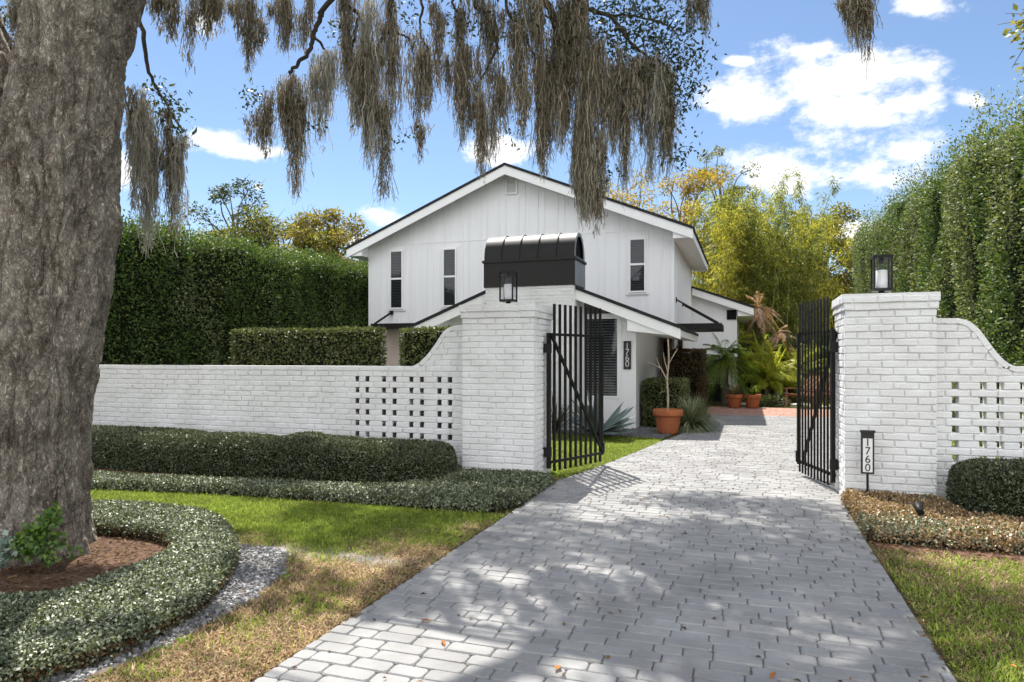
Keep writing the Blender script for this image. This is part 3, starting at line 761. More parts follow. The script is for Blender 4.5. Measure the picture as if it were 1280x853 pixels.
# lanterns on the pillars
def lantern(x, y, z, label):
    t = empty('pillar_lantern', (x, y, z), label, 'lantern', 'lanterns on the gate pillars')
    b = MB(); wd = .095; h0, h1 = .055, .45; r = .009
    b.lathe([(.05,0),(.05,.012),(.03,.018),(.03,.055)], (x,y,z), 16)
    b.box(x-wd, x+wd, y-wd, y+wd, z+h0, z+h0+.014)
    b.box(x-wd-.006, x+wd+.006, y-wd-.006, y+wd+.006, z+h1-.03, z+h1)
    for sx in (-1, 1):
        for sy in (-1, 1):
            cx, cy = x+sx*(wd-r), y+sy*(wd-r)
            b.box(cx-r, cx+r, cy-r, cy+r, z+h0+.014, z+h1-.03)
    for s in (-1, 1):
        b.box(x-wd+2*r, x+wd-2*r, y+s*(wd-r)-r, y+s*(wd-r)+r, z+h0+.014, z+h0+.03)
        b.box(x+s*(wd-r)-r, x+s*(wd-r)+r, y-wd+2*r, y+wd-2*r, z+h0+.014, z+h0+.03)
    b.lathe([(.025,h1-.09),(.03,h1-.03)], (x,y,z), 12)
    b.build('frame', ['dark_metal'], t)
    c = MB(); c.lathe([(.055,.072),(.058,.078),(.058,.285),(.053,.29)], (x,y,z), 20); c.build('candle_shade', ['candle'], t)
    g = MB()
    for s in (-1, 1):
        e = wd-r
        g.box(x-e+r, x+e-r, y+s*e-.002, y+s*e+.002, z+h0+.03, z+h1-.03)
        g.box(x+s*e-.002, x+s*e+.002, y-e+r, y+e-r, z+h0+.03, z+h1-.03)
    g.build('glass', ['clear'], t)
lantern(-2.98, 8.5, PT, 'black square lantern with white candle shade, seen against the dark chimney cap')
lantern(1.41, 8.5, PT, 'black square lantern with white candle shade, seen against the tall green hedge')

# iron gates, both standing open
def gate(hinge, d0, d1, nb, label, side, bw=.028):
    """hinge: (x,y) of the hinge stile; bars from d0 to d1 (points)"""
    t = empty('iron_gate', (hinge[0], hinge[1], 0), label, 'gate', 'open black iron gates')
    A = Vector((d0[0], d0[1], 0)); B = Vector((d1[0], d1[1], 0)); Hh = Vector((hinge[0], hinge[1], 0)); D = (B-A).normalized()
    P = lambda s, z: tuple(A+(B-A)*s+Vector((0,0,z)))
    off = D.cross(Vector((0,0,1)))*.022
    for k in range(nb):
        b = MB(); s = k/(nb-1)
        b.bar(P(s, .075), P(s, 2.26), bw, bw, up=tuple(D)); b.build('bar', ['dark_metal'], t)
    b = MB(); b.bar(tuple(Hh+Vector((0,0,.12))), tuple(Hh+Vector((0,0,1.88))), .045, .045, up=tuple(D)); b.build('hinge_stile', ['dark_metal'], t)
    Bx = B+off
    b = MB(); b.bar(tuple(B+D*.035+Vector((0,0,.17))), tuple(B+D*.035+Vector((0,0,1.88))), .04, .04, up=tuple(D)); b.build('latch_stile', ['dark_metal'], t)
    for z in (.2, 1.86):
        b = MB(); b.bar(tuple(Hh+off+Vector((0,0,z))), tuple(B+D*.05+off+Vector((0,0,z))), .03, .034); b.build('rail', ['dark_metal'], t)
    b = MB(); b.bar(tuple(Hh+off*1.9+Vector((0,0,1.85))), tuple(B+off*1.9+Vector((0,0,.22))), .03, .034); b.build('brace', ['dark_metal'], t)
    for z in (.33, 1.68):
        b = MB(); b.box(hinge[0]-.03-(.035 if side < 0 else -.0), hinge[0]+.03+(.035 if side > 0 else 0), hinge[1]-.035, hinge[1]+.035, z-.06, z+.06)
        b.build('hinge', ['dark_metal'], t)
    b = MB(); c = B+D*.06; b.box(c.x-.03, c.x+.03, c.y-.03, c.y+.03, .2, .34); b.build('latch', ['dark_metal'], t)
gate((-2.435,8.53), (-2.385,8.62), (-1.985,9.62), 10, 'open black iron bar gate in front of the agave and the lower house window', -1)
gate((.93,8.62), (.885,8.70), (.645,9.6), 10, 'open black iron bar gate standing edge-on beside the number stake pillar', 1, .020)

# house number writing
def digits(name, text, size, loc, rot, m, parent, space=1.0, bold=.0, ext=.003):
    cu = bpy.data.curves.new('digit_curve', 'FONT'); cu.body = text; cu.size = size; cu.align_x = 'CENTER'; cu.align_y = 'CENTER'
    cu.extrude = ext; cu.offset = bold; cu.space_line = space
    o = bpy.data.objects.new('digit_curve', cu); COL.objects.link(o)
    o.location = loc; o.rotation_euler = rot
    bpy.context.view_layer.update()
    me = bpy.data.meshes.new_from_object(o.evaluated_get(bpy.context.evaluated_depsgraph_get()))
    me.transform(o.matrix_world); me.materials.clear()
    bpy.data.objects.remove(o); bpy.data.curves.remove(cu)
    return link_mesh(name, me, [m], parent)
sx, sy = 1.185, 7.93
t = empty('number_stake', (sx, sy, 0), 'black and white house number stake reading 1760 in front of the gate pillar', 'house number')
b = MB(); b.box(sx-.011, sx+.011, sy-.008, sy+.008, 0, .36); b.build('post', ['dark_metal'], t)
b = MB(); b.box(sx-.062, sx+.062, sy-.012, sy+.012, .345, .775); b.box(sx-.07, sx+.07, sy-.03, sy+.016, .775, .80); b.build('panel_frame', ['sign_black'], t)
b = MB(); b.box(sx-.045, sx+.045, sy-.016, sy-.0125, .365, .715); b.build('number_panel', ['sign_white'], t)
digits('numerals', '1\n7\n6\n0', .112, (sx, sy-.0185, .54), (R(90), 0, 0), 'sign_black', t, .78, .0, .001)
#@@HOUSE
# ------------------------------------------------------------------ the house
house = empty('house', (-6.8, 19.5, 0), 'white two storey house with board siding, dark gable roof, low front wing and brick chimney', 'house')
RX, RZ, SL = -6.79, 7.34, .41
HX0, HX1, HY0, HY1 = -11.64, -1.94, 19.5, 26.2
rz = lambda x: RZ-SL*abs(x-RX)
wz = lambda x: rz(x)-.16
WINS = [(-10.81,-10.43,3.17,4.96), (-8.95,-8.57,3.20,4.93), (-3.14,-2.75,3.46,4.91)]
VENT = (-6.87,-6.59,6.55,6.98)
b = MB()
b.prism([(HX0,HY0,-.02),(HX1,HY0,-.02),(HX1,HY0,wz(HX1)),(RX,HY0,wz(RX)),(HX0,HY0,wz(HX0))], (0,HY1-HY0,0))
x = HX0+.06
BAND = 5.20
while x < HX1-.02:
    spans = [(0, BAND-.03), (BAND+.03, wz(x)-.05)]
    for a0, a1, c0, c1 in WINS+[VENT]:
        if a0-.14 < x < a1+.14:
            ns = []
            for s0, s1 in spans:
                if c1+.1 < s0 or c0-.12 > s1: ns.append((s0, s1))
                else:
                    if c0-.12 > s0: ns.append((s0, c0-.12))
                    if s1 > c1+.1: ns.append((c1+.1, s1))
            spans = ns
    for s0, s1 in spans:
        if s1 > s0+.03: b.box(x-.021, x+.021, HY0-.016, HY0+.01, s0, s1)
    x += .203 if int((x+20)/.203) % 3 == 0 else .405
b.box(HX0+.01, HX1-.01, HY0-.012, HY0+.005, BAND-.03, BAND+.03)
b.box(HX1-.09, HX1+.018, HY0-.02, HY0+.08, 0, wz(HX1)); b.box(HX0-.018, HX0+.09, HY0-.02, HY0+.08, 0, wz(HX0))
y = HY0+.35
while y < HY1-.05:
    if not (20.3 < y < 21.9): b.box(HX1-.01, HX1+.016, y-.02, y+.02, 0, 4.86)
    else: b.box(HX1-.01, HX1+.016, y-.02, y+.02, 2.6, 4.86)
    y += .405
b.build('siding_wall', ['siding'], house)
EX0, EX1, EY0, EY1 = RX-5.42, RX+5.42, 19.0, 26.8
def gable_roof(xr, zr, sl, xa, xb, y0, y1, t, name, par):
    r = MB(); z = lambda x: zr-sl*abs(x-xr)
    for xe in (xa, xb):
        p = [(xe,y0,z(xe)-t),(xr,y0,zr-t),(xr,y1,zr-t),(xe,y1,z(xe)-t),(xe,y0,z(xe)),(xr,y0,zr),(xr,y1,zr),(xe,y1,z(xe))]
        if xe > xr: p = [p[1],p[0],p[3],p[2],p[5],p[4],p[7],p[6]]
        r.hexa(p)
    return r.build(name, ['roof'], par)
def rake(xr, zr, sl, xa, xb, y0, dy, t0, t1, name, par):
    f = MB(); z = lambda x: zr-sl*abs(x-xr)
    for xe in (xa, xb):
        lo, hi = (xe, xr) if xe < xr else (xr, xe)
        f.prism([(lo,y0,z(lo)-t1),(hi,y0,z(hi)-t1),(hi,y0,z(hi)-t0),(lo,y0,z(lo)-t0)], (0,dy,0))
    return f.build(name, ['trim'], par)
gable_roof(RX, RZ, SL, EX0, EX1, EY0, EY1, .075, 'roof', house)
rake(RX, RZ, SL, EX0+.02, EX1-.02, EY0+.03, .04, .078, .34, 'fascia', house)
b = MB()
b.prism([(EX1-.03,EY0+.075,4.83),(EX1-.03,EY0+.075,rz(EX1)-.08),(HX1+.02,EY0+.075,rz(HX1)-.08),(HX1+.02,EY0+.075,4.83)][::-1], (0,EY1-EY0-.1,0))
b.build('boxed_eave', ['trim'], house); b = MB()
b.prism([(EX0+.03,EY0+.075,4.83),(HX0-.02,EY0+.075,4.83),(HX0-.02,EY0+.075,rz(HX0)-.08),(EX0+.03,EY0+.075,rz(EX0)-.08)], (0,EY1-EY0-.1,0))
b.build('boxed_eave', ['trim'], house)
b = MB()   # flat soffit under the rake overhang
for xe in (HX0, HX1):
    lo, hi = (xe, RX) if xe < RX else (RX, xe)
    b.prism([(lo,EY0+.072,rz(lo)-.13),(hi,EY0+.072,rz(hi)-.13),(hi,EY0+.072,rz(hi)-.10),(lo,EY0+.072,rz(lo)-.10)], (0,HY0-EY0-.075,0))
b.build('soffit', ['trim'], house)

def window(x0, x1, z0, z1, y, par, mid=True, slat='blind', back='black', pitch=.05, proud=.07):
    b = MB(); f = .045; yo = y-proud
    b.box(x0-f, x0, yo, y, z0-f, z1+f); b.box(x1, x1+f, yo, y, z0-f, z1+f)
    b.box(x0, x1, yo, y, z0-f, z0); b.box(x0, x1, yo, y, z1, z1+f)
    if mid: zm = (z0+z1)/2+.03; b.box(x0, x1, yo+.008, y-.03, zm-.028, zm+.028)
    o = b.build('window', ['trim'], par)
    t = MB()
    t.box(x0-f-.075, x0-f-.002, y-.024, y, z0-f-.08, z1+f+.075); t.box(x1+f+.002, x1+f+.075, y-.024, y, z0-f-.08, z1+f+.075)
    t.box(x0-f, x1+f, y-.023, y, z1+f+.002, z1+f+.075); t.box(x0-f-.09, x1+f+.09, y-.045, y-.026, z0-f-.055, z0-f-.01)
    t.box(x0-f, x1+f, y-.023, y, z0-f-.08, z0-f-.012)
    t.build('window_trim', ['siding'], o)
    s = MB(); s.box(x0, x1, y-.012, y-.003, z0, z1); s.build('recess', [back], o)
    s = MB(); z = z0+.03
    while z < z1-.01:
        s.hexa([(x0+.01,y-.042,z),(x1-.01,y-.042,z),(x1-.01,y-.018,z+.018),(x0+.01,y-.018,z+.018),(x0+.01,y-.042,z+.004),(x1-.01,y-.042,z+.004),(x1-.01,y-.018,z+.022),(x0+.01,y-.018,z+.022)])
        z += pitch
    s.build('blind', [slat], o)
    g = MB(); g.box(x0, x1, yo+.018, yo+.022, z0, z1); g.build('glass', ['glass'], o)
    return o
for a in WINS: window(*a, HY0, house)
b = MB(); a0, a1, c0, c1 = VENT
b.box(a0-.05, a0, HY0-.05, HY0, c0-.05, c1+.05); b.box(a1, a1+.05, HY0-.05, HY0, c0-.05, c1+.05); b.box(a0, a1, HY0-.05, HY0, c0-.05, c0); b.box(a0, a1, HY0-.05, HY0, c1, c1+.05)
z = c0+.01
while z < c1-.03:
    b.hexa([(a0,HY0-.04,z),(a1,HY0-.04,z),(a1,HY0-.01,z+.03),(a0,HY0-.01,z+.03),(a0,HY0-.04,z+.008),(a1,HY0-.04,z+.008),(a1,HY0-.01,z+.038),(a0,HY0-.01,z+.038)]); z += .045
b.build('gable_vent', ['trim'], house)

# front wing
WXR, WZR, WS = -4.5, 3.506, .4
WX0, WX1, WY = -6.71, -2.29, 14.93
wr = lambda x: WZR-WS*abs(x-WXR)
b = MB(); bwz = lambda x: wr(x)-.12
win = (-3.40, -2.70, .72, 2.42)
# front wall pieces leave the window and the glazed gable open
def vpanel(x0, x1, z0, z1a, z1b, y0=WY, d=.14): b.prism([(x0,y0,z0),(x1,y0,z0),(x1,y0,z1b),(x0,y0,z1a)], (0,d,0))
b.prism([(WX0,WY,-.02),(-3.45,WY,-.02),(-3.45,WY,bwz(-3.45)),(WXR,WY,bwz(WXR)),(WX0,WY,bwz(WX0))], (0,.14,0))
vpanel(-2.645, WX1, -.02, bwz(-2.645), bwz(WX1))
vpanel(-3.45, -2.645, -.02, .675, .675); vpanel(-3.45, -2.645, 2.465, 2.52, 2.52)
b.box(WX1-.14, WX1, WY+.14, HY0-.003, -.02, bwz(WX1)-.003); b.box(WX0, WX0+.14, WY+.14, HY0-.003, -.02, bwz(WX0)-.003)
b.box(-2.655, -2.60, WY-.02, WY, -.02, 2.5)
b.build('wing_wall', ['siding'], house)
o = window(*win, WY+.07, house, mid=False, slat='cream_slat', back='dark_slat', pitch=.060, proud=.085)
b = MB(); b.prism([(-3.45,WY+.05,2.52),(-2.645,WY+.05,2.52),(-2.645,WY+.05,bwz(-2.645)),(-3.45,WY+.05,bwz(-3.45))], (0,.006,0)); g = b.build('gable_pane', ['glass'], house)
b = MB(); b.prism([(-3.45,WY+.10,2.52),(-2.645,WY+.10,2.52),(-2.645,WY+.10,bwz(-2.645)),(-3.45,WY+.10,bwz(-3.45))], (0,.006,0)); b.build('curtain', ['pink'], house)
wx0, wx1 = WXR-3.23, WXR+3.23
gable_roof(WXR, WZR, WS, wx0, wx1, 14.3, HY0-.003, .07, 'wing_roof', house)
rake(WXR, WZR, WS, wx0+.02, wx1-.02, 14.33, .04, .073, .285, 'wing_fascia', house)
b = MB()
b.prism([(WX1-.1,14.375,2.13),(wx1-.03,14.375,2.0),(wx1-.03,14.375,wr(wx1)-.075),(WX1-.1,14.375,wr(WX1-.1)-.075)], (0,.54,0))
b.prism([(WX1+.003,14.92,2.118),(wx1-.03,14.92,2.0),(wx1-.03,14.92,wr(wx1)-.075),(WX1+.003,14.92,wr(WX1)-.075)], (0,HY0-14.925,0))
b.build('wing_eave', ['trim'], house); b = MB()
b.prism([(wx0+.03,14.375,2.0),(WX0-.003,14.375,2.118),(WX0-.003,14.375,wr(WX0)-.075),(wx0+.03,14.375,wr(wx0)-.075)], (0,HY0-14.38,0))
b.build('wing_eave', ['trim'], house)
b = MB()
for xe, lo, hi in ((0, WX0, WXR), (1, WXR, WX1)):
    b.prism([(lo,14.372,wr(lo)-.12),(hi,14.372,wr(hi)-.12),(hi,14.372,wr(hi)-.09),(lo,14.372,wr(lo)-.09)], (0,.555,0))
b.build('wing_soffit', ['trim'], house)
# chimney
b = MB(); CX0, CX1, CY0, CY1 = -5.52, -3.49, 14.18, 15.1
nc = 41
brick_face(b, (CX0,CY0,0), (1,0,0), (0,-1,0), 0, CX1-CX0, 0, nc, .1, core=False)
brick_face(b, (CX1,CY0,0), (0,1,0), (1,0,0), .1, CY1-CY0, 0, nc, .1, core=False, start=1)
brick_face(b, (CX0,CY1,0), (0,-1,0), (-1,0,0), 0, CY1-CY0-.1, 0, nc, .1, core=False, start=1)
b.box(CX0+.009, CX1-.009, CY0+.009, CY1-.009, 0, nc*CH)
chim = b.build('chimney', ['paint_brick'], house)
b = MB(); c0, c1, d0, d1, z0, z1 = CX0-.025, CX1+.025, CY0-.025, CY1+.025, nc*CH-.02, 3.66
b.box(c0, c1, d0, d1, z0, z1); b.box(c0-.03, c1+.03, d0-.03, d1+.03, z1, z1+.055)
N_ = 26; yc = (d0+d1)/2; hw = (d1-d0)/2-.004; hh = .585; zb = z1+.055
arc = [(yc-hw*math.cos(PI*k/N_), zb+hh*max(0.0, math.sin(PI*k/N_))**.9) for k in range(N_+1)]
n = len(b.v)
for yy, zz in arc: b.v += [(c0+.01,yy,zz),(c1-.01,yy,zz)]
for k in range(N_): b.f.append((n+2*k, n+2*k+1, n+2*k+3, n+2*k+2)); b.m.append(0); b.sm.append(True)
for k in range(1, 5):
    xs = c0+(c1-c0)*k/5
    n = len(b.v)
    for k2 in range(N_+1):
        yy, zz = arc[k2]; ny, nz = (yy-yc)/hw, (zz-zb)/hh; l = math.hypot(ny, nz)+1e-6; e = .022
        b.v += [(xs-.009,yy,zz),(xs-.009,yy+ny/l*e,zz+nz/l*e),(xs+.009,yy+ny/l*e,zz+nz/l*e),(xs+.009,yy,zz)]
    for k2 in range(N_):
        for i in range(3):
            a = n+4*k2+i; b.f.append((a, a+1, a+5, a+4)); b.m.append(0); b.sm.append(False)
cap = b.build('chimney_cap', ['bronze'], chim)
for xs, sg in ((c1-.012, 1), (c0+.012, -1)):
    e = MB()
    # arched end frame with a dark opening
    inner = [(yc+(yy-yc)*.74, zb+.04+(zz-zb)*.80) for yy, zz in arc]
    for k in range(N_):
        (a0, a1), (a2, a3) = arc[k], arc[k+1]; (i0, i1), (i2, i3) = inner[k], inner[k+1]
        e.quad((xs,a0,a1),(xs,i0,i1),(xs,i2,i3),(xs,a2,a3))
    e.quad((xs,arc[0][0],zb),(xs,inner[0][0],inner[0][1]),(xs,inner[-1][0],inner[-1][1]),(xs,arc[-1][0],zb))
    e.box(*sorted((c1+.001, c1+.004) if sg > 0 else (c0-.004, c0-.001)), d0+.01, d1-.01, z0+.01, z1-.01)
    e.build('cap_end', ['end_metal'], chim)
for xs in (c1-.07, c0+.07): e = MB(); e.poly([(xs, yy, zz) for yy, zz in arc]); e.build('cap_opening', ['black'], chim)

# canopies, side entrance, rear wing
b = MB(); b.box(HX1+.003, -.68, 20.0, 22.0, 2.36, 2.54); ca = b.build('entry_canopy', ['dark_metal'], house)
for yy in (20.06, 21.94):
    b = MB(); b.bar((HX1+.02, yy, 3.23), (-.76, yy, 2.545), .045, .045); b.box(HX1+.002, HX1+.03, yy-.05, yy+.05, 3.15, 3.3); b.build('tie_rod', ['dark_metal'], ca)
b = MB(); b.box(-11.05, -9.3, 18.6, 19.48, 2.5, 2.62); ca = b.build('window_canopy', ['dark_metal'], house)
b = MB(); b.bar((-10.80, 19.46, 3.02), (-10.96, 18.68, 2.62), .05, .05); b.box(-10.86, -10.74, 19.44, 19.48, 2.95, 3.08); b.build('tie_rod', ['dark_metal'], ca)
b = MB(); b.box(-11.3, -10.35, 19.40, 19.47, 0, 2.48); b.build('stucco_panel', ['pink'], house)
b = MB(); b.box(HX1+.002, HX1+.05, 20.55, 21.6, 0, 2.15); d = b.build('front_door', ['cedar'], house)
b = MB(); b.box(HX1+.052, HX1+.09, 20.62, 20.66, .85, 1.35); b.build('handle', ['dark_metal'], d)
b = MB(); b.box(-2.26, -2.2, 19.42, 19.48, 0, 2.1); b.box(-2.06, -1.99, 19.42, 19.48, 0, 2.1); b.box(-2.2, -2.06, 19.45, 19.48, 0, 2.1); b.build('cedar_casing', ['cedar'], house)
b = MB(); b.prism([(HX1+.02,26.0,-.02),(-.35,26.0,-.02),(-.35,26.0,3.45),(HX1+.02,26.0,4.03)], (0,5,0)); b.build('rear_wing_wall', ['siding'], house)
p0, p1 = (-2.0, 4.22), (.24, 3.40)
b = MB(); b.prism([(p0[0],25.7,p0[1]-.07),(p1[0],25.7,p1[1]-.07),(p1[0],25.7,p1[1]),(p0[0],25.7,p0[1])], (0,5.6,0)); b.build('rear_wing_roof', ['roof'], house)
b = MB(); b.prism([(p0[0]+.1,25.73,p0[1]-.36),(p1[0]-.02,25.73,p1[1]-.32),(p1[0]-.02,25.73,p1[1]-.075),(p0[0]+.1,25.73,p0[1]-.11)], (0,.06,0))
b.prism([(-.33,25.8,3.06),(p1[0]-.03,25.8,3.06),(p1[0]-.03,25.8,p1[1]-.08),(-.33,25.8,p1[1]+.13)], (0,5,0)); b.build('rear_wing_fascia', ['trim'], house)
b = MB(); b.box(-.70, -.37, 25.96, 25.995, 2.95, 3.30); b.build('rear_window', ['black'], house)

# wall lamps
def wall_lamp(x, y, z, ax, label):
    t = empty('wall_lamp', (x, y, z), label, 'wall lamp', 'black lamps beside the entrance')
    b = MB(); dx, dy = (.0, -.10) if ax == 'y' else (.10, 0)
    b.lathe([(.055,-.02),(.06,0),(.06,.2),(.03,.22),(.0,.235)], (x+dx, y+dy, z), 14); b.lathe([(.03,-.2),(.035,-.16),(.035,-.02)], (x+dx, y+dy, z), 12)
    b.build('shade', ['dark_metal'], t)
    b = MB()
    if ax == 'y': b.box(x-.07, x+.07, y-.02, y-.002, z-.08, z+.08); b.box(x-.02, x+.02, y-.09, y-.021, z-.015, z+.015)
    else: b.box(x+.002, x+.02, y-.07, y+.07, z-.08, z+.08); b.box(x+.021, x+.09, y-.02, y+.02, z-.015, z+.015)
    b.build('bracket', ['dark_metal'], t)
wall_lamp(-2.13, 19.44, 1.80, 'y', 'black wall lamp on the brown wooden casing under the eave')
wall_lamp(-1.92, 20.2, 1.85, 'x', 'black wall lamp on the side wall under the flat black canopy')
# plaque
t = empty('number_plaque', (-2.475, 14.93, 1.3), 'black plaque reading 1760 in pale digits on the white wing wall', 'house number')
b = MB(); b.box(-2.555, -2.395, 14.895, 14.928, 1.31, 1.925); b.build('panel', ['sign_black'], t)
digits('numerals', '1\n7\n6\n0', .19, (-2.475, 14.891, 1.615), (R(90), 0, 0), 'digit_grey', t, .68, .0, .002)
#@@PLANTS
# ------------------------------------------------------------------ hedges and covers
def hedge(name, label, x0, x1, y0, y1, z0, z1, L, dens, lm, bump=.12, freq=(1,1,1), r=.08, depth=.08, core='core', seed=0, cat='hedge', group=None, ztop=None, inset=.05, W=.5, faces='xXyYT', spiky=0, mix=None):
    h = np.array([(x1-x0)/2, (y1-y0)/2, (z1-z0)/2]); ce = np.array([(x0+x1)/2, (y0+y1)/2, (z0+z1)/2])
    r = min(r, h.min()*.98); fr = np.array(freq)
    def surf(P):
        c = np.clip(P, -(h-r), h-r); c[:, 2] = np.maximum(c[:, 2], P[:, 2]*(P[:, 2] < 0)-1e9*(P[:, 2] >= 0))
        c[:, 2] = np.where(P[:, 2] < 0, P[:, 2], np.minimum(P[:, 2], h[2]-r))
        n = nrm(P-c); Q = c+n*r
        if ztop is not None:
            t = (Q[:, 2]+h[2])/(2*h[2]); Q = Q.copy(); Q[:, 2] = -h[2]+t*(ztop(Q+ce)-z0)
        w_ = Q+ce
        d = (fbm(w_*fr, seed, 4)-.5)*2*bump
        return w_+n*d[:, None], n
    def face_pts(f, n=None, grid=None):
        a = {'x':(0,-1),'X':(0,1),'y':(1,-1),'Y':(1,1),'T':(2,1)}[f]; ax, sg = a; o = [i for i in range(3) if i != ax]
        if grid is None: u, v = RNG.uniform(-1, 1, n), RNG.uniform(-1, 1, n)
        else:
            nu = max(2, int(2*h[o[0]]/grid)+1); nv = max(2, int(2*h[o[1]]/grid)+1)
            u, v = np.meshgrid(np.linspace(-1, 1, nu), np.linspace(-1, 1, nv), indexing='ij'); shp = u.shape; u, v = u.ravel(), v.ravel()
        P = np.zeros((len(u), 3)); P[:, ax] = sg*h[ax]; P[:, o[0]] = u*h[o[0]]; P[:, o[1]] = v*h[o[1]]
        return (P, None) if grid is None else (P, shp)
    q = QM()
    gs = max(.06, min(.3, L*3))
    for f in faces:
        P, shp = face_pts(f, grid=gs)
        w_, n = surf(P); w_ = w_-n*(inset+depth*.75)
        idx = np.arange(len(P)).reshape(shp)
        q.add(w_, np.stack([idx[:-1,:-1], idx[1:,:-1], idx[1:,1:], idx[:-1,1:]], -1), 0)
    for f in faces:
        ax = 'xXyYT'.index(f)//2; o = [i for i in range(3) if i != ax]
        n_ = int(4*h[o[0]]*h[o[1]]*dens)
        if n_ < 1: continue
        P, _ = face_pts(f, n=n_); w_, n = surf(P)
        w_ = w_-n*(RNG.random(n_)[:, None]**1.3*depth)-n*inset*.3
        if spiky and f == 'T': w_[:, 2] += RNG.random(n_)**3*spiky
        D = n*.55+rvec(n_)*.8+np.array([0, 0, .35]); N = n*.9+rvec(n_)*.8+np.array([0, 0, .25])
        m_ = np.ones(n_, dtype=int)
        ls = L*RNG.uniform(.65, 1.3, n_)
        if mix is None: leaves(q, w_, D, N, ls, ls*W, 1)
        else:
            k = fbm(w_*np.array([1.1,1.1,.7]), seed+5, 3)+(RNG.random(n_)-.5)*.25 > mix[1]
            leaves(q, w_[~k], D[~k], N[~k], ls[~k], ls[~k]*W, 1)
            if k.any(): leaves(q, w_[k], D[k], N[k], ls[k], ls[k]*W, 2)
    ms = [core, lm]+([mix[0]] if mix else [])
    return tag(q.build(name, ms), label, cat, group)

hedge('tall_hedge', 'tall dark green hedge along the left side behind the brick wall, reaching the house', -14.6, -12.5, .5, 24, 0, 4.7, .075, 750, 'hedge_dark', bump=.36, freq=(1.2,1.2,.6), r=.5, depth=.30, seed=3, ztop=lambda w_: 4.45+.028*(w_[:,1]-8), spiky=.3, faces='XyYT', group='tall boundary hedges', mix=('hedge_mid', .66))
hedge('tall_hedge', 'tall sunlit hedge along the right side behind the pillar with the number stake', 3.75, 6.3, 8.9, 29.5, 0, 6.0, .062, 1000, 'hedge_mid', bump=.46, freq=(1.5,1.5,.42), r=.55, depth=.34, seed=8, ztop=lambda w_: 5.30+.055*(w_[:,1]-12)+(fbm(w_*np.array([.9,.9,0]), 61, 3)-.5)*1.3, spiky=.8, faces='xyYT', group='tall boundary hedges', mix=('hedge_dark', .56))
hedge('clipped_hedge', 'wide clipped box hedge showing above the long brick wall, beside the tall hedge', -9.75, -6.43, 11, 11.42, 0, 2.12, .06, 1300, 'box_leaf', bump=.035, freq=(3,3,3), r=.07, depth=.06, seed=4, group='clipped hedges behind the wall')
hedge('clipped_hedge', 'narrow clipped box hedge between the pale pink panel and the curved wall end', -5.98, -4.2, 11, 11.42, 0, 2.10, .06, 1300, 'box_leaf', bump=.035, freq=(3,3,3), r=.07, depth=.06, seed=5, group='clipped hedges behind the wall')
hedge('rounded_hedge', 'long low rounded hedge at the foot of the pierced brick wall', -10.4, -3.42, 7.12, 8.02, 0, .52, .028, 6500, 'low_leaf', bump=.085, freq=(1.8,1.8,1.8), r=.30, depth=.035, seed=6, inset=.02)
hedge('rounded_shrub', 'low rounded dark shrub in front of the right hand pierced wall', 1.93, 4.8, 7.45, 8.22, 0, .56, .028, 6500, 'low_leaf', bump=.05, freq=(2.6,2.6,2.6), r=.28, depth=.035, seed=7, inset=.02, cat='shrub')
hedge('clipped_shrub', 'square clipped dark green shrub behind the large terracotta pot', -2.22, -1.32, 15.3, 17.2, 0, 1.07, .055, 1500, 'box_leaf', bump=.05, freq=(3,3,3), r=.1, depth=.06, seed=9, cat='shrub')
hedge('browning_hedge', 'tall clipped hedge turning red brown beside the entrance', -1.9, -1.08, 18.4, 19.9, 0, 1.78, .06, 1300, 'brown_hedge', bump=.05, freq=(3,3,3), r=.08, depth=.07, seed=10)

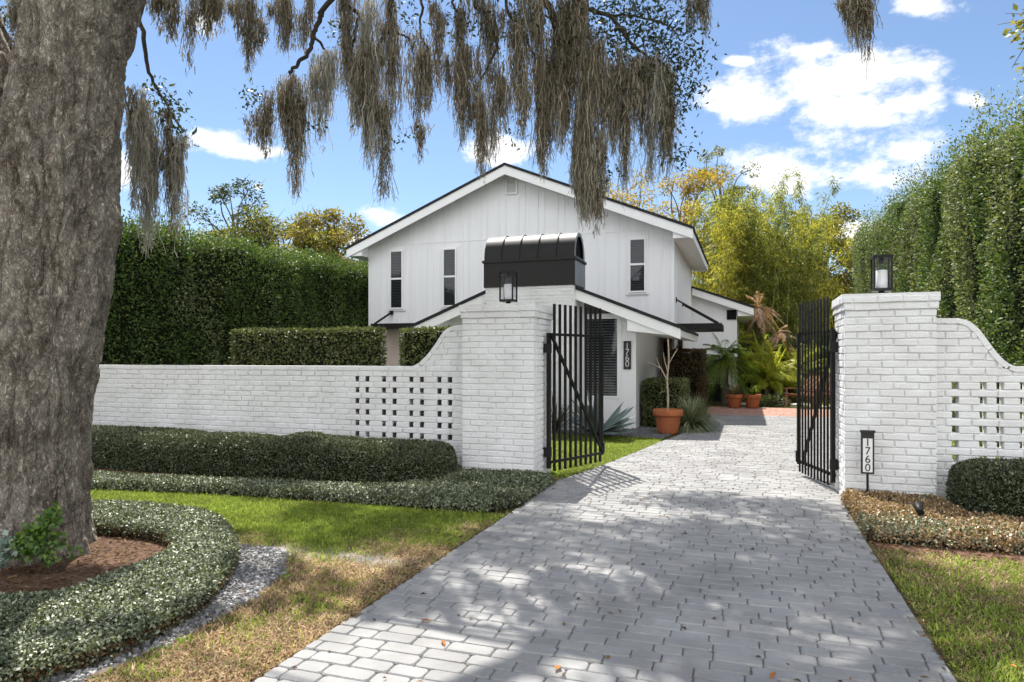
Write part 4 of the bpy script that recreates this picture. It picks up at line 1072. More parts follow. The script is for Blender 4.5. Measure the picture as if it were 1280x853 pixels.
def cover(name, label, poly, hgt, dens, L, lm, holes=None, core='core', seed=0, bumpz=.04, cat='ground cover', lm2=None, mixv=.6, steps=None):
    """dense low planting: leaves over the top and down the cut sides"""
    q = QM()
    # core surface: grid cells inside the outline
    xs = [p[0] for p in poly]; ys = [p[1] for p in poly]; g = .07
    X, Y = np.meshgrid(np.arange(min(xs), max(xs)+g, g), np.arange(min(ys), max(ys)+g, g), indexing='ij')
    ins = in_poly(X, Y, poly)
    if holes: ins &= ~in_poly(X, Y, holes)
    H_ = lambda X, Y: hgt+(fbm(xy3(X, Y, 3.0), seed, 3)-.5)*2*bumpz
    i, j = np.nonzero(ins); n = len(i); cx, cy = X[i, j], Y[i, j]; cz = H_(cx, cy)-.022
    V = np.zeros((n, 8, 3))
    for k, (a, c) in enumerate([(-1,-1),(1,-1),(1,1),(-1,1)]):
        V[:, k] = np.stack([cx+a*g*.5, cy+c*g*.5, np.zeros(n)], 1); V[:, k+4] = np.stack([cx+a*g*.5, cy+c*g*.5, H_(cx+a*g*.5, cy+c*g*.5)-.022], 1)
    Fc = np.array([(4,5,6,7),(0,1,5,4),(1,2,6,5),(2,3,7,6),(3,0,4,7)])
    q.add(V.reshape(-1, 3), (np.arange(n)[:,None,None]*8+Fc[None]).reshape(-1, 4), 0)
    A = poly_area(poly)-(poly_area(holes) if holes else 0)
    P = sample_poly(poly, int(A*dens), [holes] if holes else []); n = len(P)
    w_ = np.c_[P, H_(P[:,0], P[:,1])+RNG.uniform(-.02, .012, n)]
    sets = [(w_, np.tile([0, 0, 1.0], (n, 1)))]
    for pl in ([poly, holes] if holes else [poly]):
        for k in range(len(pl)):
            a = np.array(pl[k]); c = np.array(pl[(k+1) % len(pl)]); l = np.hypot(*(c-a)); m_ = int(l*hgt*dens*1.25)
            if m_ < 1: continue
            t = RNG.random(m_)[:, None]; P2 = a+(c-a)*t; d = (c-a)/l; nn = np.array([d[1], -d[0]])
            mid = (a+c)/2+nn*.03
            inside = in_poly(mid[:1], mid[1:], pl)[0]
            if inside ^ (pl is holes and holes is not None): nn = -nn
            zz = RNG.random(m_)**.5*hgt
            off = (RNG.random(m_)*.05-.02+.03*np.sin(zz/hgt*PI))[:, None]
            sets.append((np.c_[P2+nn*off, zz], np.tile([nn[0], nn[1], .25], (m_, 1))))
    for si_, (w_, n0) in enumerate(sets):
        n = len(w_); D = n0*.35+rvec(n)*.9; N = n0*1.0+rvec(n)*.65; ls = L*RNG.uniform(.65, 1.3, n)
        if lm2:
            k = fbm(w_*np.array([2.2,2.2,2.2]), seed+3, 3)+(RNG.random(n)-.5)*.4 > mixv
            leaves(q, w_[~k], D[~k], N[~k], ls[~k], ls[~k]*.58, 1)
            if k.any(): leaves(q, w_[k], D[k], N[k], ls[k], ls[k]*.58, 2)
        else:
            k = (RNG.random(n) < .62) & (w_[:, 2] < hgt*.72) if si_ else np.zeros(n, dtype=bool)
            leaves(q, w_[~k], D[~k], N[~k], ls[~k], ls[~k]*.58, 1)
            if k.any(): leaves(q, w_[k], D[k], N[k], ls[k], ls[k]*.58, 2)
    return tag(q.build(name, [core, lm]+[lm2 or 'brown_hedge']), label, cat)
cover('border_planting', 'low clipped jasmine border with glossy small leaves running to the foot of the left pillar', BORDER, .13, 8500, .027, 'jasmine', seed=12, core='core_brown', bumpz=.02, lm2='low_leaf', mixv=.62)
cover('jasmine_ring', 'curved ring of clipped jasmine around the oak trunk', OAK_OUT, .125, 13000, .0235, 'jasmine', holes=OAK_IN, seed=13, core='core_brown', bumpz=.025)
cover('border_planting', 'bronze winter jasmine border in front of the pillar with the number stake', RCOVER, .13, 8500, .026, 'jasmine_brown', seed=14, core='core_brown', bumpz=.03, lm2='jasmine', mixv=.60)

# ------------------------------------------------------------------ live oak
oak = empty('oak_tree', (-5.3, 3.94, 0), 'huge old oak with thick grey brown forking trunk in the jasmine ring', 'tree')
def opt(px, z, f=5.45):
    r = (px-640)/853*f; return np.array([r*CT-f*ST, r*ST+f*CT, z])
def loft(q, rings, nz=330, na=300, flare=True, seed=0):
    zs = np.array([r_[0] for r_ in rings]); cs = np.array([opt(r_[1], r_[0]) for r_ in rings]); rad = np.array([r_[2]/2*.00639 for r_ in rings])
    t = np.linspace(0, 1, nz); tt = np.linspace(0, len(rings)-1, nz); k = np.arange(len(rings))
    def sm(a):
        x = np.interp(tt, k, a); kern = np.ones(21)/21; xp = np.pad(x, 10, mode='edge'); return np.convolve(xp, kern, 'valid')
    C = np.stack([sm(cs[:, i]) for i in range(3)], 1); Rr = sm(rad)
    a = np.linspace(0, 2*PI, na, endpoint=False)
    P = C[:, None, :]+Rr[:, None, None]*np.stack([np.cos(a), np.sin(a), 0*a], 1)[None]
    d = (fbm(P*np.array([2.2,2.2,1.0]), seed, 4)-.5)*.16+(fbm(P*np.array([9,9,3.0]), seed+3, 3)-.5)*.09-np.clip(.10-np.abs(fbm(P*np.array([13,13,3.6]), seed+6, 3)-.5), 0, .1)*.34
    if flare: d = d+.05*np.exp(-((P[..., 2]-2.62)/.17)**2)*np.exp(-((a[None]-.35)/.45)**2)+.05*np.exp(-((P[..., 2]-1.7)/.12)**2)*np.exp(-((a[None]-4.9)/.3)**2)-.05*np.exp(-((P[..., 2]-2.2)/.25)**2)*np.exp(-((a[None]-5.6)/.25)**2)
    if flare: d = d+np.exp(-P[..., 2]/.25)*(.03+.07*np.sin(a*5+1.1)[None]+.04*np.sin(a*9)[None])
    P = P+d[..., None]*np.stack([np.cos(a), np.sin(a), 0*a], 1)[None]
    idx = np.arange(nz*na).reshape(nz, na)
    F = np.stack([idx[:-1], np.roll(idx[:-1], -1, 1), np.roll(idx[1:], -1, 1), idx[1:]], -1)
    q.add(P.reshape(-1, 3), F.reshape(-1, 4))
q = QM()
loft(q, [(-.05,24,168),(.12,25,160),(.3,28,152),(.6,32,146),(1.0,36,143),(1.5,43,142),(2.0,55,140),(2.45,66,138),(2.75,69,136),(3.0,69,136),(3.3,75,130),(3.6,84,124),(4.0,99,118),(4.4,111,134),(5,126,125),(5.7,146,108),(6.5,165,90)])
loft(q, [(2.35,55,60),(2.8,38,84),(3.2,20,80),(3.6,0,72),(4.0,-22,68),(4.6,-52,62),(5.4,-100,56),(6.4,-170,48)], nz=160, na=160, flare=False, seed=9)
q.build('trunk', ['bark'], oak, smooth=True)
def curve_pts(P, n=14):
    P = [Vector(p) for p in P]; out = []
    for i in range(len(P)-1):
        a = P[max(i-1, 0)]; b_ = P[i]; c = P[i+1]; d = P[min(i+2, len(P)-1)]
        for k in range(n):
            t = k/n; t2 = t*t; t3 = t2*t
            out.append(.5*((2*b_)+(c-a)*t+(2*a-5*b_+4*c-d)*t2+(3*b_-a-3*c+d)*t3))
    out.append(P[-1]); return out
def limb(P, r0, r1, m='bark', wob=.04, name='branch', n=10):
    pts = curve_pts(P, n); k = len(pts)
    pts = [p+Vector((random.gauss(0, wob), random.gauss(0, wob), random.gauss(0, wob*.6)))*(0 if i in (0,) else 1) for i, p in enumerate(pts)]
    b = MB(); b.tube(pts, [r0+(r1-r0)*i/(k-1) for i in range(k)], 9); b.build(name, [m], oak); return pts
LIMBS = []
LIMBS += limb([(-4.68,4.15,6.2),(-3.6,5.6,6.9),(-2.2,7.0,7.1),(-.6,8.2,7.3),(1.6,9.0,7.9)], .2, .05)
LIMBS += limb([(-4.66,4.15,5.9),(-3.2,4.2,6.8),(-1.2,4.4,7.7),(1.2,4.6,8.3),(3.4,4.4,8.9)], .19, .05)
LIMBS += limb([(-4.66,4.2,6.35),(-4.4,6.0,7.8),(-3.8,8.4,9.0),(-3.0,10.8,10.0)], .16, .05)
LIMBS += limb([(-4.7,4.1,6.2),(-4.2,2.5,7.6),(-3.0,.8,8.8),(-1.4,-.6,9.6)], .16, .05)
LIMBS += limb([(-7.6,2.4,6.35),(-8.6,3.6,7.6),(-9.6,5.4,8.8)], .14, .05)
LIMBS += limb([(-4.64,4.16,6.4),(-4.6,4.4,8.0),(-4.9,4.9,9.8),(-5.4,5.6,11.2)], .2, .06)
# crown high above the drive: leaf clumps placed by the dapple they cast on the ground
crown = QM()
def clump(q, c, r, n, L, W, m=0, flat=.65):
    P = rvec(n)*(RNG.random(n)[:, None]**.42)*r; P[:, 2] *= flat
    D = nrm(P)+rvec(n)*.9+np.array([0, 0, -.1]); N = rvec(n)+np.array([0, 0, .9]); ls = L*RNG.uniform(.7, 1.35, n)
    leaves(q, np.asarray(c)+P, D, N, ls, ls*W, m)
made = []
for _t in range(1500):
    gx_, gy_ = random.uniform(-9, 4.6), random.uniform(-3.5, 8.8)
    lim = 8.15-.46*max(-2.6, min(gx_, 1.2))
    if gx_ < -2.6: lim = 8.3
    if gx_ > 1.1: lim = 5.6
    if gy_ > lim-.3: continue
    n_ = float(fbm(np.array([[gx_*.60, gy_*.60, 3.3]]), 77, 3)[0])
    thr = .49 if gy_ < 4.6 else (.45 if gy_ < 5.6 else .41)
    if gx_ > -.2 and gy_ < 3.9: thr = .51
    if -2.4 < gx_ < -.5 and gy_ < 3.9: thr = .44
    if gx_ < -2.3: thr = .585
    if gx_ < -3.6 and gy_ < 2.3: thr = .44
    if gx_ < -2.3 and gy_ > 6.0: thr = .60
    if gx_ > 1.0: thr = .585
    if n_ < thr: continue
    h_ = random.uniform(8.6, 11.4)
    for _ in range(12):
        px_, py_ = gx_-.353*h_, gy_+.49*h_
        f_ = -px_*ST+py_*CT
        if f_ < .3 or 1.55+.53*f_+.6 < h_: break
        h_ += .35
    if any((px_-q_[0])**2+(py_-q_[1])**2+(h_-q_[2])**2 < .16 for q_ in made): continue
    made.append((px_, py_, h_))
for c in made: clump(crown, c, random.uniform(.30, .54), 220, .095, .6)
for _t in range(150):  # unseen clumps added behind the viewer to hold back sky light
    c = (random.uniform(-1.5, 9), random.uniform(-9, -.8), random.uniform(6.2, 10.5))
    clump(crown, c, random.uniform(.45, .8), 130, .12, .6)
# leafy sprays that droop into view, given as (sideways px, height px, spread px, leaves, depth)
for x, y, s, n, f in [(845,85,30,190,7.4),(860,105,22,80,7.4),(850,190,20,70,7.4),(838,130,24,120,7.4),(820,40,42,330,7.5),(780,20,40,330,7.5),(770,50,30,160,7.3),(835,60,26,140,7.5),(800,90,30,130,7.4),(735,30,30,130,7.2),
                      (700,45,30,130,7.2),(655,20,30,90,7.1),(620,40,26,60,7.1),(570,30,24,60,7.0),(510,20,20,40,7.0),(430,40,18,50,7.1),(322,130,16,40,7.2),(312,118,10,28,7.2),(395,160,12,22,7.2),(455,140,14,24,7.0),(640,165,16,26,7.1),
                      (505,170,12,18,7.0),(205,130,22,130,6.6),(225,170,14,50,6.6),(322,40,14,24,6.8),(10,40,28,90,6.4),(35,60,20,60,6.4),(5,15,24,70,6.4),(755,215,14,30,7.1),(860,70,30,90,7.6),(808,18,46,260,7.6),(848,140,16,40,7.4)]:
    r = (x-640)/853*f; c = np.array([r*CT-f*ST, r*ST+f*CT, 1.55+(448-y)/853*f]); sw = s/853*f
    n = int(n*1.6); P = RNG.normal(size=(n, 3))*sw*np.array([.6,.6,.6]); D = rvec(n)+nrm(P)*.4; ls = .052*RNG.uniform(.7, 1.4, n)
    leaves(crown, c+P, D, rvec(n)+np.array([0,0,.7]), ls, ls*.42)
crown.build('crown', ['oak_leaf'], oak)
b = MB()
for c in made:
    if random.random() < .45:
        a = min(LIMBS, key=lambda p: (p-Vector(c)).length)
        mid = (a+Vector(c))/2+Vector((random.gauss(0,.15), random.gauss(0,.15), random.gauss(.1,.15)))
        b.tube(curve_pts([a, mid, c], 4), [.035-.027*i/8 for i in range(9)], 5)
b.build('twigs', ['twig'], oak)

def pf(x, y, f):
    r = (x-640)/853*f; return Vector((r*CT-f*ST, r*ST+f*CT, 1.55+(448-y)/853*f))
def dbranch(pts, r0, r1, f, anchor=None):
    P = [pf(x, y, f) for x, y in pts]
    if anchor is not None: P = [Vector(anchor)]+P
    limb(P, r0, r1, 'twig', .008, n=6)
dbranch([(425,-10),(402,22),(392,44),(388,62),(374,78),(362,92)], .030, .018, 7.2, (-2.4,6.8,7.1))
dbranch([(392,44),(402,58),(412,70)], .016, .010, 7.2)
dbranch([(450,-20),(448,20),(440,60),(436,80)], .025, .012, 7.1, (-2.0,7.1,7.1))
dbranch([(505,-20),(492,30),(478,48),(462,75),(458,95)], .028, .012, 7.0, (-1.9,7.2,7.1))
dbranch([(486,34),(500,42),(512,50)], .014, .008, 7.0)
dbranch([(690,-30),(692,20),(700,50),(712,80),(716,110)], .05, .02, 7.2, (-1.2,7.7,7.2))
dbranch([(735,-10),(765,22),(790,55),(815,75),(838,92),(852,120)], .028, .008, 7.4, (-.9,8.0,7.3))
dbranch([(600,-20),(610,20),(620,60),(600,100)], .028, .010, 7.1, (-1.6,7.4,7.15))
dbranch([(640,-20),(655,40),(668,70)], .022, .010, 7.1, (-1.4,7.5,7.2))
dbranch([(760,20),(790,20),(830,30),(850,50)], .016, .006, 7.5)
dbranch([(1062,-90),(1068,-40),(1070,-8)], .02, .008, 7.2, (1.3,8.9,7.75))
dbranch([(1070,-60),(1080,-25),(1088,0)], .012, .006, 7.2)
dbranch([(868,-90),(874,-40),(876,-8)], .018, .007, 7.6, (.3,8.5,7.5))
dbranch([(270,-70),(266,-30),(264,-5)], .018, .007, 6.4, (-3.6,5.6,6.9))
dbranch([(318,-70),(312,-20),(318,10)], .018, .007, 6.8, (-3.2,6.0,6.95))
dbranch([(540,-40),(528,10),(524,40),(536,60)], .02, .007, 7.0, (-1.9,7.2,7.1))
dbranch([(580,-20),(574,20),(572,55)], .018, .007, 7.1, (-1.7,7.3,7.1))
dbranch([(716,100),(740,130),(738,160)], .016, .008, 7.2)
dbranch([(170,-30),(180,40),(185,90),(205,125),(228,165)], .03, .008, 6.6, (-4.3,4.7,6.6))

# ------------------------------------------------------------------ Spanish moss
def moss(label, bundles, pale=0):
    """bundles: (sideways px, top px, bottom px, width px, depth m)"""
    q = QM()
    for x, y0, y1, w_, f in bundles:
        c = pf(x, y0, f); zb = pf(x, y1+(y1-y0)*.07, f).z; wd = w_*1.08/853*f; Lm = c.z-zb
        n = int(150+wd*Lm*950)
        # a bundle is many pointed tassels of different length and start
        nl = max(4, int(wd/.042)); la = RNG.uniform(0, 2*PI, nl); lr = np.sqrt(RNG.random(nl))*wd*.52
        ll = RNG.uniform(.38, 1.0, nl)*(1-.35*(lr/(wd*.52))**2); ll[0] = 1; l0 = RNG.random(nl)**1.4*.34
        k = RNG.integers(0, nl, n); k = np.where(RNG.random(n) < .10, 0, k); sp = RNG.uniform(.018, .045, nl)[k]
        px_ = lr[k]*np.cos(la[k])+RNG.normal(0, 1, n)*sp; py_ = (lr[k]*np.sin(la[k]))*.8+RNG.normal(0, 1, n)*sp
        tz = c.z-Lm*l0[k]; bz = c.z-Lm*ll[k]
        u0 = RNG.random(n)**1.6*.8; z0 = tz-(tz-bz)*u0+RNG.normal(0, .03, n)
        Ls = (z0-bz)*RNG.beta(1.8, 1.5, n); Ls = np.where(RNG.random(n) < .05, Ls*1.25, Ls); Ls = np.maximum(Ls, .12)
        st = .075; ns = np.maximum(2, (Ls/st).astype(int)); mx_ = int(ns.max())
        j = np.arange(mx_+1)[None]; act = j < ns[:, None]
        wob = np.cumsum(RNG.normal(0, .015, (n, mx_+1, 2)), 1)
        tcl = np.clip((tz[:, None]-(z0[:, None]-j*st))/np.maximum(tz-bz, .1)[:, None], 0, 1)
        conv = (1-.72*tcl**1.3)[..., None]; lob = np.stack([lr[k]*np.cos(la[k]), lr[k]*np.sin(la[k])*.8], 1)
        base = lob[:, None]+(np.stack([px_, py_], 1)-lob)[:, None]*conv+wob
        P = np.zeros((n, mx_+1, 3)); P[..., 0] = c.x+base[..., 0]; P[..., 1] = c.y+base[..., 1]; P[..., 2] = z0[:, None]-j*st
        th = RNG.uniform(0, PI, n)[:, None]+np.cumsum(RNG.normal(0, .5, (n, mx_+1)), 1); wr_ = (.0042*RNG.uniform(.6, 1.5, n))[:, None]*(1-.55*j/np.maximum(ns[:, None], 1)).clip(.25)
        s = np.stack([np.cos(th)*wr_, np.sin(th)*wr_, 0*th], -1)
        A, B = P-s, P+s
        quad = np.stack([A[:, :-1], B[:, :-1], B[:, 1:], A[:, 1:]], 2)
        ok = act[:, 1:]
        # strand keeps one shade: share vertices along the strand
        idx = np.arange(n*(mx_+1)*2).reshape(n, mx_+1, 2)
        V = np.stack([A, B], 2).reshape(-1, 3)
        F = np.stack([idx[:, :-1, 0], idx[:, :-1, 1], idx[:, 1:, 1], idx[:, 1:, 0]], -1)[ok]
        used = np.unique(F); remap = np.zeros(len(V), dtype=int); remap[used] = np.arange(len(used))
        pl = RNG.random() < pale
        q.add(V[used], remap[F], 1 if pl else 0)
        # curly side wisps
        pts = P[:, :-1][ok]; m_ = len(pts); pick = RNG.random(m_) < .9; pts = pts[pick]; m_ = len(pts)
        D = rvec(m_)*np.array([1,1,.7])+np.array([0,0,-.75])
        leaves(q, pts, D, rvec(m_), RNG.uniform(.03, .085, m_), RNG.uniform(.004, .007, m_), 1 if pl else 0, .1, .3)
    return tag(q.build('spanish_moss', ['moss_strand', 'moss_pale']), label, 'moss', 'Spanish moss hanging from the oak')
moss('pale grey Spanish moss curtain hanging close beside the oak trunk', [(160,95,215,20,6.3),(172,100,275,16,6.3),(190,130,325,20,6.6),(206,135,300,22,6.6),(222,165,295,20,6.6),(182,150,260,14,6.5)], .55)
moss('wispy short Spanish moss tuft next to the trunk at the top edge', [(196,-20,40,26,6.2),(214,-20,62,20,6.2)])
moss('thin single Spanish moss tail hanging at the top right of the trunk', [(238,-20,92,11,6.3)])
moss('short tapering Spanish moss tuft, third from the trunk', [(264,-20,62,18,6.4),(272,-20,45,14,6.4),(256,-20,40,10,6.4)])
moss('double dark Spanish moss tassel with its lower lobe bent to the left', [(295,-20,52,16,6.8),(312,-20,100,20,6.8),(322,20,78,16,6.8)])
moss('blunt pair of Spanish moss clumps left of the bare drooping branch', [(352,-20,78,26,7.3),(366,-10,72,20,7.3),(386,-20,68,20,7.3)])
moss('big drooping Spanish moss clump at the tip of the bare branch, over the tall hedge', [(350,86,200,34,7.2),(322,140,205,24,7.2),(366,88,255,24,7.2),(338,110,185,24,7.2),(376,92,215,14,7.2)])
moss('slim Spanish moss clump just right of the bare branch', [(402,62,155,22,7.2),(412,45,195,24,7.2)], .2)
moss('narrow Spanish moss strand with pale top beside the slim clump', [(432,-20,125,24,7.1),(446,60,175,16,7.1)], .3)
moss('long pointed Spanish moss clump hanging left of the house gable', [(466,-20,215,34,7.0),(476,80,258,36,7.0),(488,-20,170,20,7.0),(455,60,170,22,7.0)], .1)
moss('medium Spanish moss clump between the long pointed one and the gable peak', [(520,30,165,24,7.0),(534,50,150,18,7.0),(545,-20,120,24,7.0),(526,150,205,5,7.0)])
moss('ragged Spanish moss clump above the gable peak', [(570,50,180,26,7.1),(590,55,195,24,7.1),(600,90,235,28,7.1),(618,80,205,24,7.1),(582,-20,110,30,7.1),(632,70,165,22,7.1)])
moss('broad dark Spanish moss curtain at the top centre', [(620,-20,110,34,7.1),(645,-20,150,36,7.1),(665,-20,115,30,7.1),(652,80,180,20,7.1)])
moss('Spanish moss clump with thin tail crossing the gable ridge', [(676,60,215,24,7.2),(686,60,235,20,7.2),(698,-20,175,28,7.2),(700,60,200,16,7.2),(716,-20,120,30,7.2)])
moss('longest and heaviest Spanish moss clump, reaching down in front of the house roof', [(726,-20,170,34,7.2),(736,60,255,36,7.2),(734,150,292,30,7.2),(746,150,280,24,7.2),(738,165,288,40,7.2),(729,190,282,26,7.2),(741,215,292,26,7.2),(722,120,250,20,7.2),(748,20,180,28,7.2)], .25)
moss('dense Spanish moss clump just right of the longest one', [(766,65,205,28,7.3),(778,75,245,30,7.3),(760,60,170,28,7.3),(790,65,200,20,7.3)], .15)
moss('rightmost dense Spanish moss clump below the leafy twigs', [(800,65,195,26,7.4),(818,65,238,24,7.4),(830,72,232,20,7.4),(812,60,180,24,7.4),(840,90,205,14,7.4)], .1)
moss('small separate Spanish moss tuft against blue sky right of the leafy twigs', [(868,-20,45,16,7.6),(878,-20,56,10,7.6)])
moss('separate Spanish moss tuft hanging in front of the large white cloud', [(1052,-20,58,22,7.2),(1068,-20,70,22,7.2),(1084,-20,86,14,7.2),(1076,-20,62,18,7.2)])
moss('pale moss wisps in the fork of the trunk at the left edge', [(28,-20,75,14,5.9),(40,-20,60,12,5.9),(20,-10,60,10,5.9)], .6)
#@@GARDEN
# ------------------------------------------------------------------ pots and garden plants
def pot(x, y, z, r, h, label, group=None):
    b = MB(); t = .03*r/.29
    b.lathe([(r*.66,0),(r*.70,h*.10),(r*.84,h*.66),(r*.875,h*.73),(r*.90,h*.735),(r*.985,h*.745),(r,h*.80),(r,h*.96),(r*.985,h),(r*.90,h),(r*.885,h*.96),(r*.86,h*.86)], (x,y,z), 36)
    return tag(b.build('terracotta_pot', ['terracotta']), label, 'flower pot', group)
def blade_rosette(name, c, n, L, W, m, label, cat, up=(.2, 1.3), curl=.4, seg=6, thick=False, group=None, tip=.05):
    """arching strap leaves from one crown"""
    q = QM(); rr = random
    for i in range(n):
        a = rr.uniform(0, 2*PI); e = rr.uniform(*up); l = L*rr.uniform(.7, 1.1); w0 = W*rr.uniform(.8, 1.15)
        d = np.array([math.cos(a)*math.cos(e), math.sin(a)*math.cos(e), math.sin(e)]); s = np.array([-math.sin(a), math.cos(a), 0])
        nrm_ = np.cross(s, d); V = []
        for k in range(seg+1):
            t = k/seg; p = np.array(c)+d*l*t+np.array([0,0,-1])*curl*l*t*t*math.cos(e)+s*rr.uniform(-.01,.01)*l
            ww = w0*(max(0.0, math.sin(PI*min(1, .28+t*.72)))**.7 if thick else (1-t)**.6)+.002
            th = ww*.16
            if thick: V += [p-s*ww*.5+nrm_*th, p-nrm_*th, p+s*ww*.5+nrm_*th]
            else: V += [p-s*ww*.5, p+s*ww*.5]
        st = 3 if thick else 2; F = []
        for k in range(seg):
            o = k*st
            for u in range(st-1): F.append((o+u, o+u+1, o+st+u+1, o+st+u))
        q.add(V, F)
    return tag(q.build(name, [m], smooth=thick), label, cat, group)
pot(-1.53, 14.2, .01, .30, .50, 'large terracotta pot with a bare branching stem, at the edge of the driveway')
t = empty('bare_plant', (-1.53, 14.2, .44), 'leafless pale branching plumeria growing in the large terracotta pot', 'plant')
b = MB(); P_ = lambda x, y: tuple(pf(x, y, 13.93)+Vector((0, 0, 0)))
b.tube(curve_pts([pf(835,518,13.93), pf(835,495,13.93), pf(834,474,13.93), pf(836,450,13.93), pf(835,424,13.93)], 4), [.024-.009*i/16 for i in range(17)], 8)
b.build('stem', ['bare'], t)
for L_pts, r0 in [([(834,476),(828,464),(824,457),(821,448)], .015), ([(826,461),(818,456),(809,453)], .011), ([(836,455),(841,446),(847,436)], .014), ([(835,466),(831,452),(829,441)], .011)]:
    b = MB(); P = [pf(x, y, 13.93+random.uniform(-.05,.05)) for x, y in L_pts]
    b.tube(curve_pts(P, 4), [r0*(1-.45*i/(4*(len(P)-1))) for i in range(4*(len(P)-1)+1)], 7); b.build('branch', ['bare'], t)
b = MB(); b.lathe([(.25,0),(.255,.01)], (-1.53,14.2,.44), 24); b.build('potting_soil', ['mulch'], t)
pot(-.37, 22.1, .02, .25, .42, 'small terracotta pot on the red tiles holding a spiky bromeliad, nearest the lattice', 'small terracotta pots')
pot(.15, 22.25, .02, .26, .42, 'small terracotta pot on the red tiles holding a drooping green plant', 'small terracotta pots')
blade_rosette('bromeliad', (-.37,22.1,.40), 46, .55, .06, 'brom', 'spiky reddish green bromeliad in the small pot nearest the lattice', 'plant')
blade_rosette('potted_fern', (.15,22.25,.40), 60, .5, .05, 'palm_leaf', 'drooping green plant in the small pot to the right of the bromeliad', 'plant', curl=.8)
blade_rosette('agave', (-2.75,13.15,.05), 27, .98, .19, 'agave', 'large blue grey agave behind the open left gate', 'plant', up=(.22, 1.4), curl=.12, seg=9, thick=True)
blade_rosette('yucca', (-3.75,13.6,.05), 70, .85, .045, 'low_leaf', 'dark narrow leaved yucca by the chimney, seen through the left gate bars', 'plant', up=(.1,1.4), curl=.1)
blade_rosette('liriope_clump', (-1.14,14.95,.02), 900, 1.02, .018, 'liriope', 'grassy mound of arching variegated leaves right of the large terracotta pot', 'plant', up=(.35,1.35), curl=.9, seg=6)
blade_rosette('liriope_clump', (-1.1,15.9,.02), 600, .95, .017, 'liriope', 'grassy mound of arching leaves further up the drive edge, behind the other mound', 'plant', up=(.35,1.35), curl=.9, seg=6)
# ivy and silver plant at the oak's foot
def leaf_plant(name, c, r, n, L, m, label, cat, flat=.7, W=.7, up=.4):
    q = QM(); P = rvec(n)*(RNG.random(n)[:,None]**.4)*np.array(r); P[:,2] = np.abs(P[:,2])*flat
    D = nrm(P)*.7+rvec(n)*.6+np.array([0,0,up]); N = rvec(n)*.7+nrm(P)*.8+np.array([0,0,.6]); ls = L*RNG.uniform(.6,1.3,n)
    leaves(q, np.array(c)+P, D, N, ls, ls*W)
    return tag(q.build(name, [m]), label, cat)
def ivy(parts, L, m, label):
    q = QM()
    for (x, y, f), r, n in parts:
        P = rvec(n)*(RNG.random(n)[:,None]**.5)*np.array([r, r*.5, r]); D = rvec(n)*.8+nrm(P)*.4+np.array([ST*.6,-CT*.6,-.1])*.5; ls = L*RNG.uniform(.5,1.3,n)
        leaves(q, np.array(pf(x, y, f))+P, D, rvec(n)*.6+np.array([ST,-CT,.5]), ls, ls*.8)
    return tag(q.build('ivy', [m]), label, 'vine')
ivy([((42,672,4.86),.12,170),((56,662,4.88),.10,120),((66,650,4.93),.07,60),((70,636,4.96),.05,30),((30,685,4.84),.11,120),((75,675,4.92),.06,36),((92,690,4.95),.05,16),((60,690,4.84),.09,70)], .040, 'ivy', 'bright green leafy vine climbing the foot of the oak trunk')
ivy([((6,690,4.82),.09,90),((10,678,4.84),.06,40),((2,700,4.8),.07,50)], .045, 'grey_leaf', 'pale silver leaved creeper at the foot of the oak at the left edge')

def palm(name, base, trunk_h, nf, fl, m, label, lean=(0,0), tr=.09, droop=1.0, leafw=.035, leafl=.34, ev=(-.1,1.25), fresh=52, trunk_m='grey_trunk', multi=1):
    t = empty(name, base, label, 'palm')
    heads = []
    for s in range(multi):
        ox, oy = (random.uniform(-.3,.3), random.uniform(-.3,.3)) if multi > 1 else (0, 0)
        hh = trunk_h*random.uniform(.75, 1.1) if multi > 1 else trunk_h
        top = (base[0]+lean[0]+ox*2.2, base[1]+lean[1]+oy*2.2, base[2]+hh); heads.append(top)
        b = MB(); P = curve_pts([(base[0]+ox,base[1]+oy,base[2]-.05), ((base[0]+ox+top[0])/2-lean[0]*.12, (base[1]+oy+top[1])/2, base[2]+hh*.5), top], 7)
        b.tube(P, [tr*(1.15-.3*i/(len(P)-1))*(1+.12*(i % 2)) for i in range(len(P))], 10); b.build('trunk', [trunk_m], t)
    for top in heads:
        for i in range(nf):
            a = 2*PI*i*.381966+random.uniform(-.2,.2); e = random.uniform(*ev); L = fl*random.uniform(.75,1.1)
            d = np.array([math.cos(a)*math.cos(e), math.sin(a)*math.cos(e), math.sin(e)]); side = np.array([-math.sin(a), math.cos(a), 0])
            ts = np.linspace(0, 1, 14); C = np.array(top)+d*L*ts[:,None]+np.array([0,0,-1])*droop*L*.55*(ts**2)[:,None]*(math.cos(e)+.25)
            q = QM(); V = []; F = []
            for k in range(13):
                w0 = .014*(1-ts[k]*.7); w1 = .014*(1-ts[k+1]*.7); n0 = len(V)
                V += [C[k]-side*w0, C[k]+side*w0, C[k+1]+side*w1, C[k+1]-side*w1]; F.append((n0,n0+1,n0+2,n0+3))
            q.add(V, F)
            tt = np.repeat(np.linspace(.12, .98, fresh), 2); n = len(tt); sg = np.tile([1,-1], fresh)
            B = np.stack([np.interp(tt, ts, C[:,j]) for j in range(3)], 1); g = np.stack([np.interp(np.minimum(tt+.06,1.0), ts, C[:,j]) for j in range(3)], 1)-B+1e-5
            D = side*sg[:,None]*.85+nrm(g)*.75+np.array([0,0,-.25])+rvec(n)*.12
            leaves(q, B, D, np.cross(D, side*sg[:,None]+np.array([0,0,.3]))+np.array([0,0,1.]), leafl*np.abs(np.sin(PI*(tt*.8+.15)))*RNG.uniform(.85,1.1,n), leafw, 0, .12, .25)
            q.build('frond', [m], t)
    return t
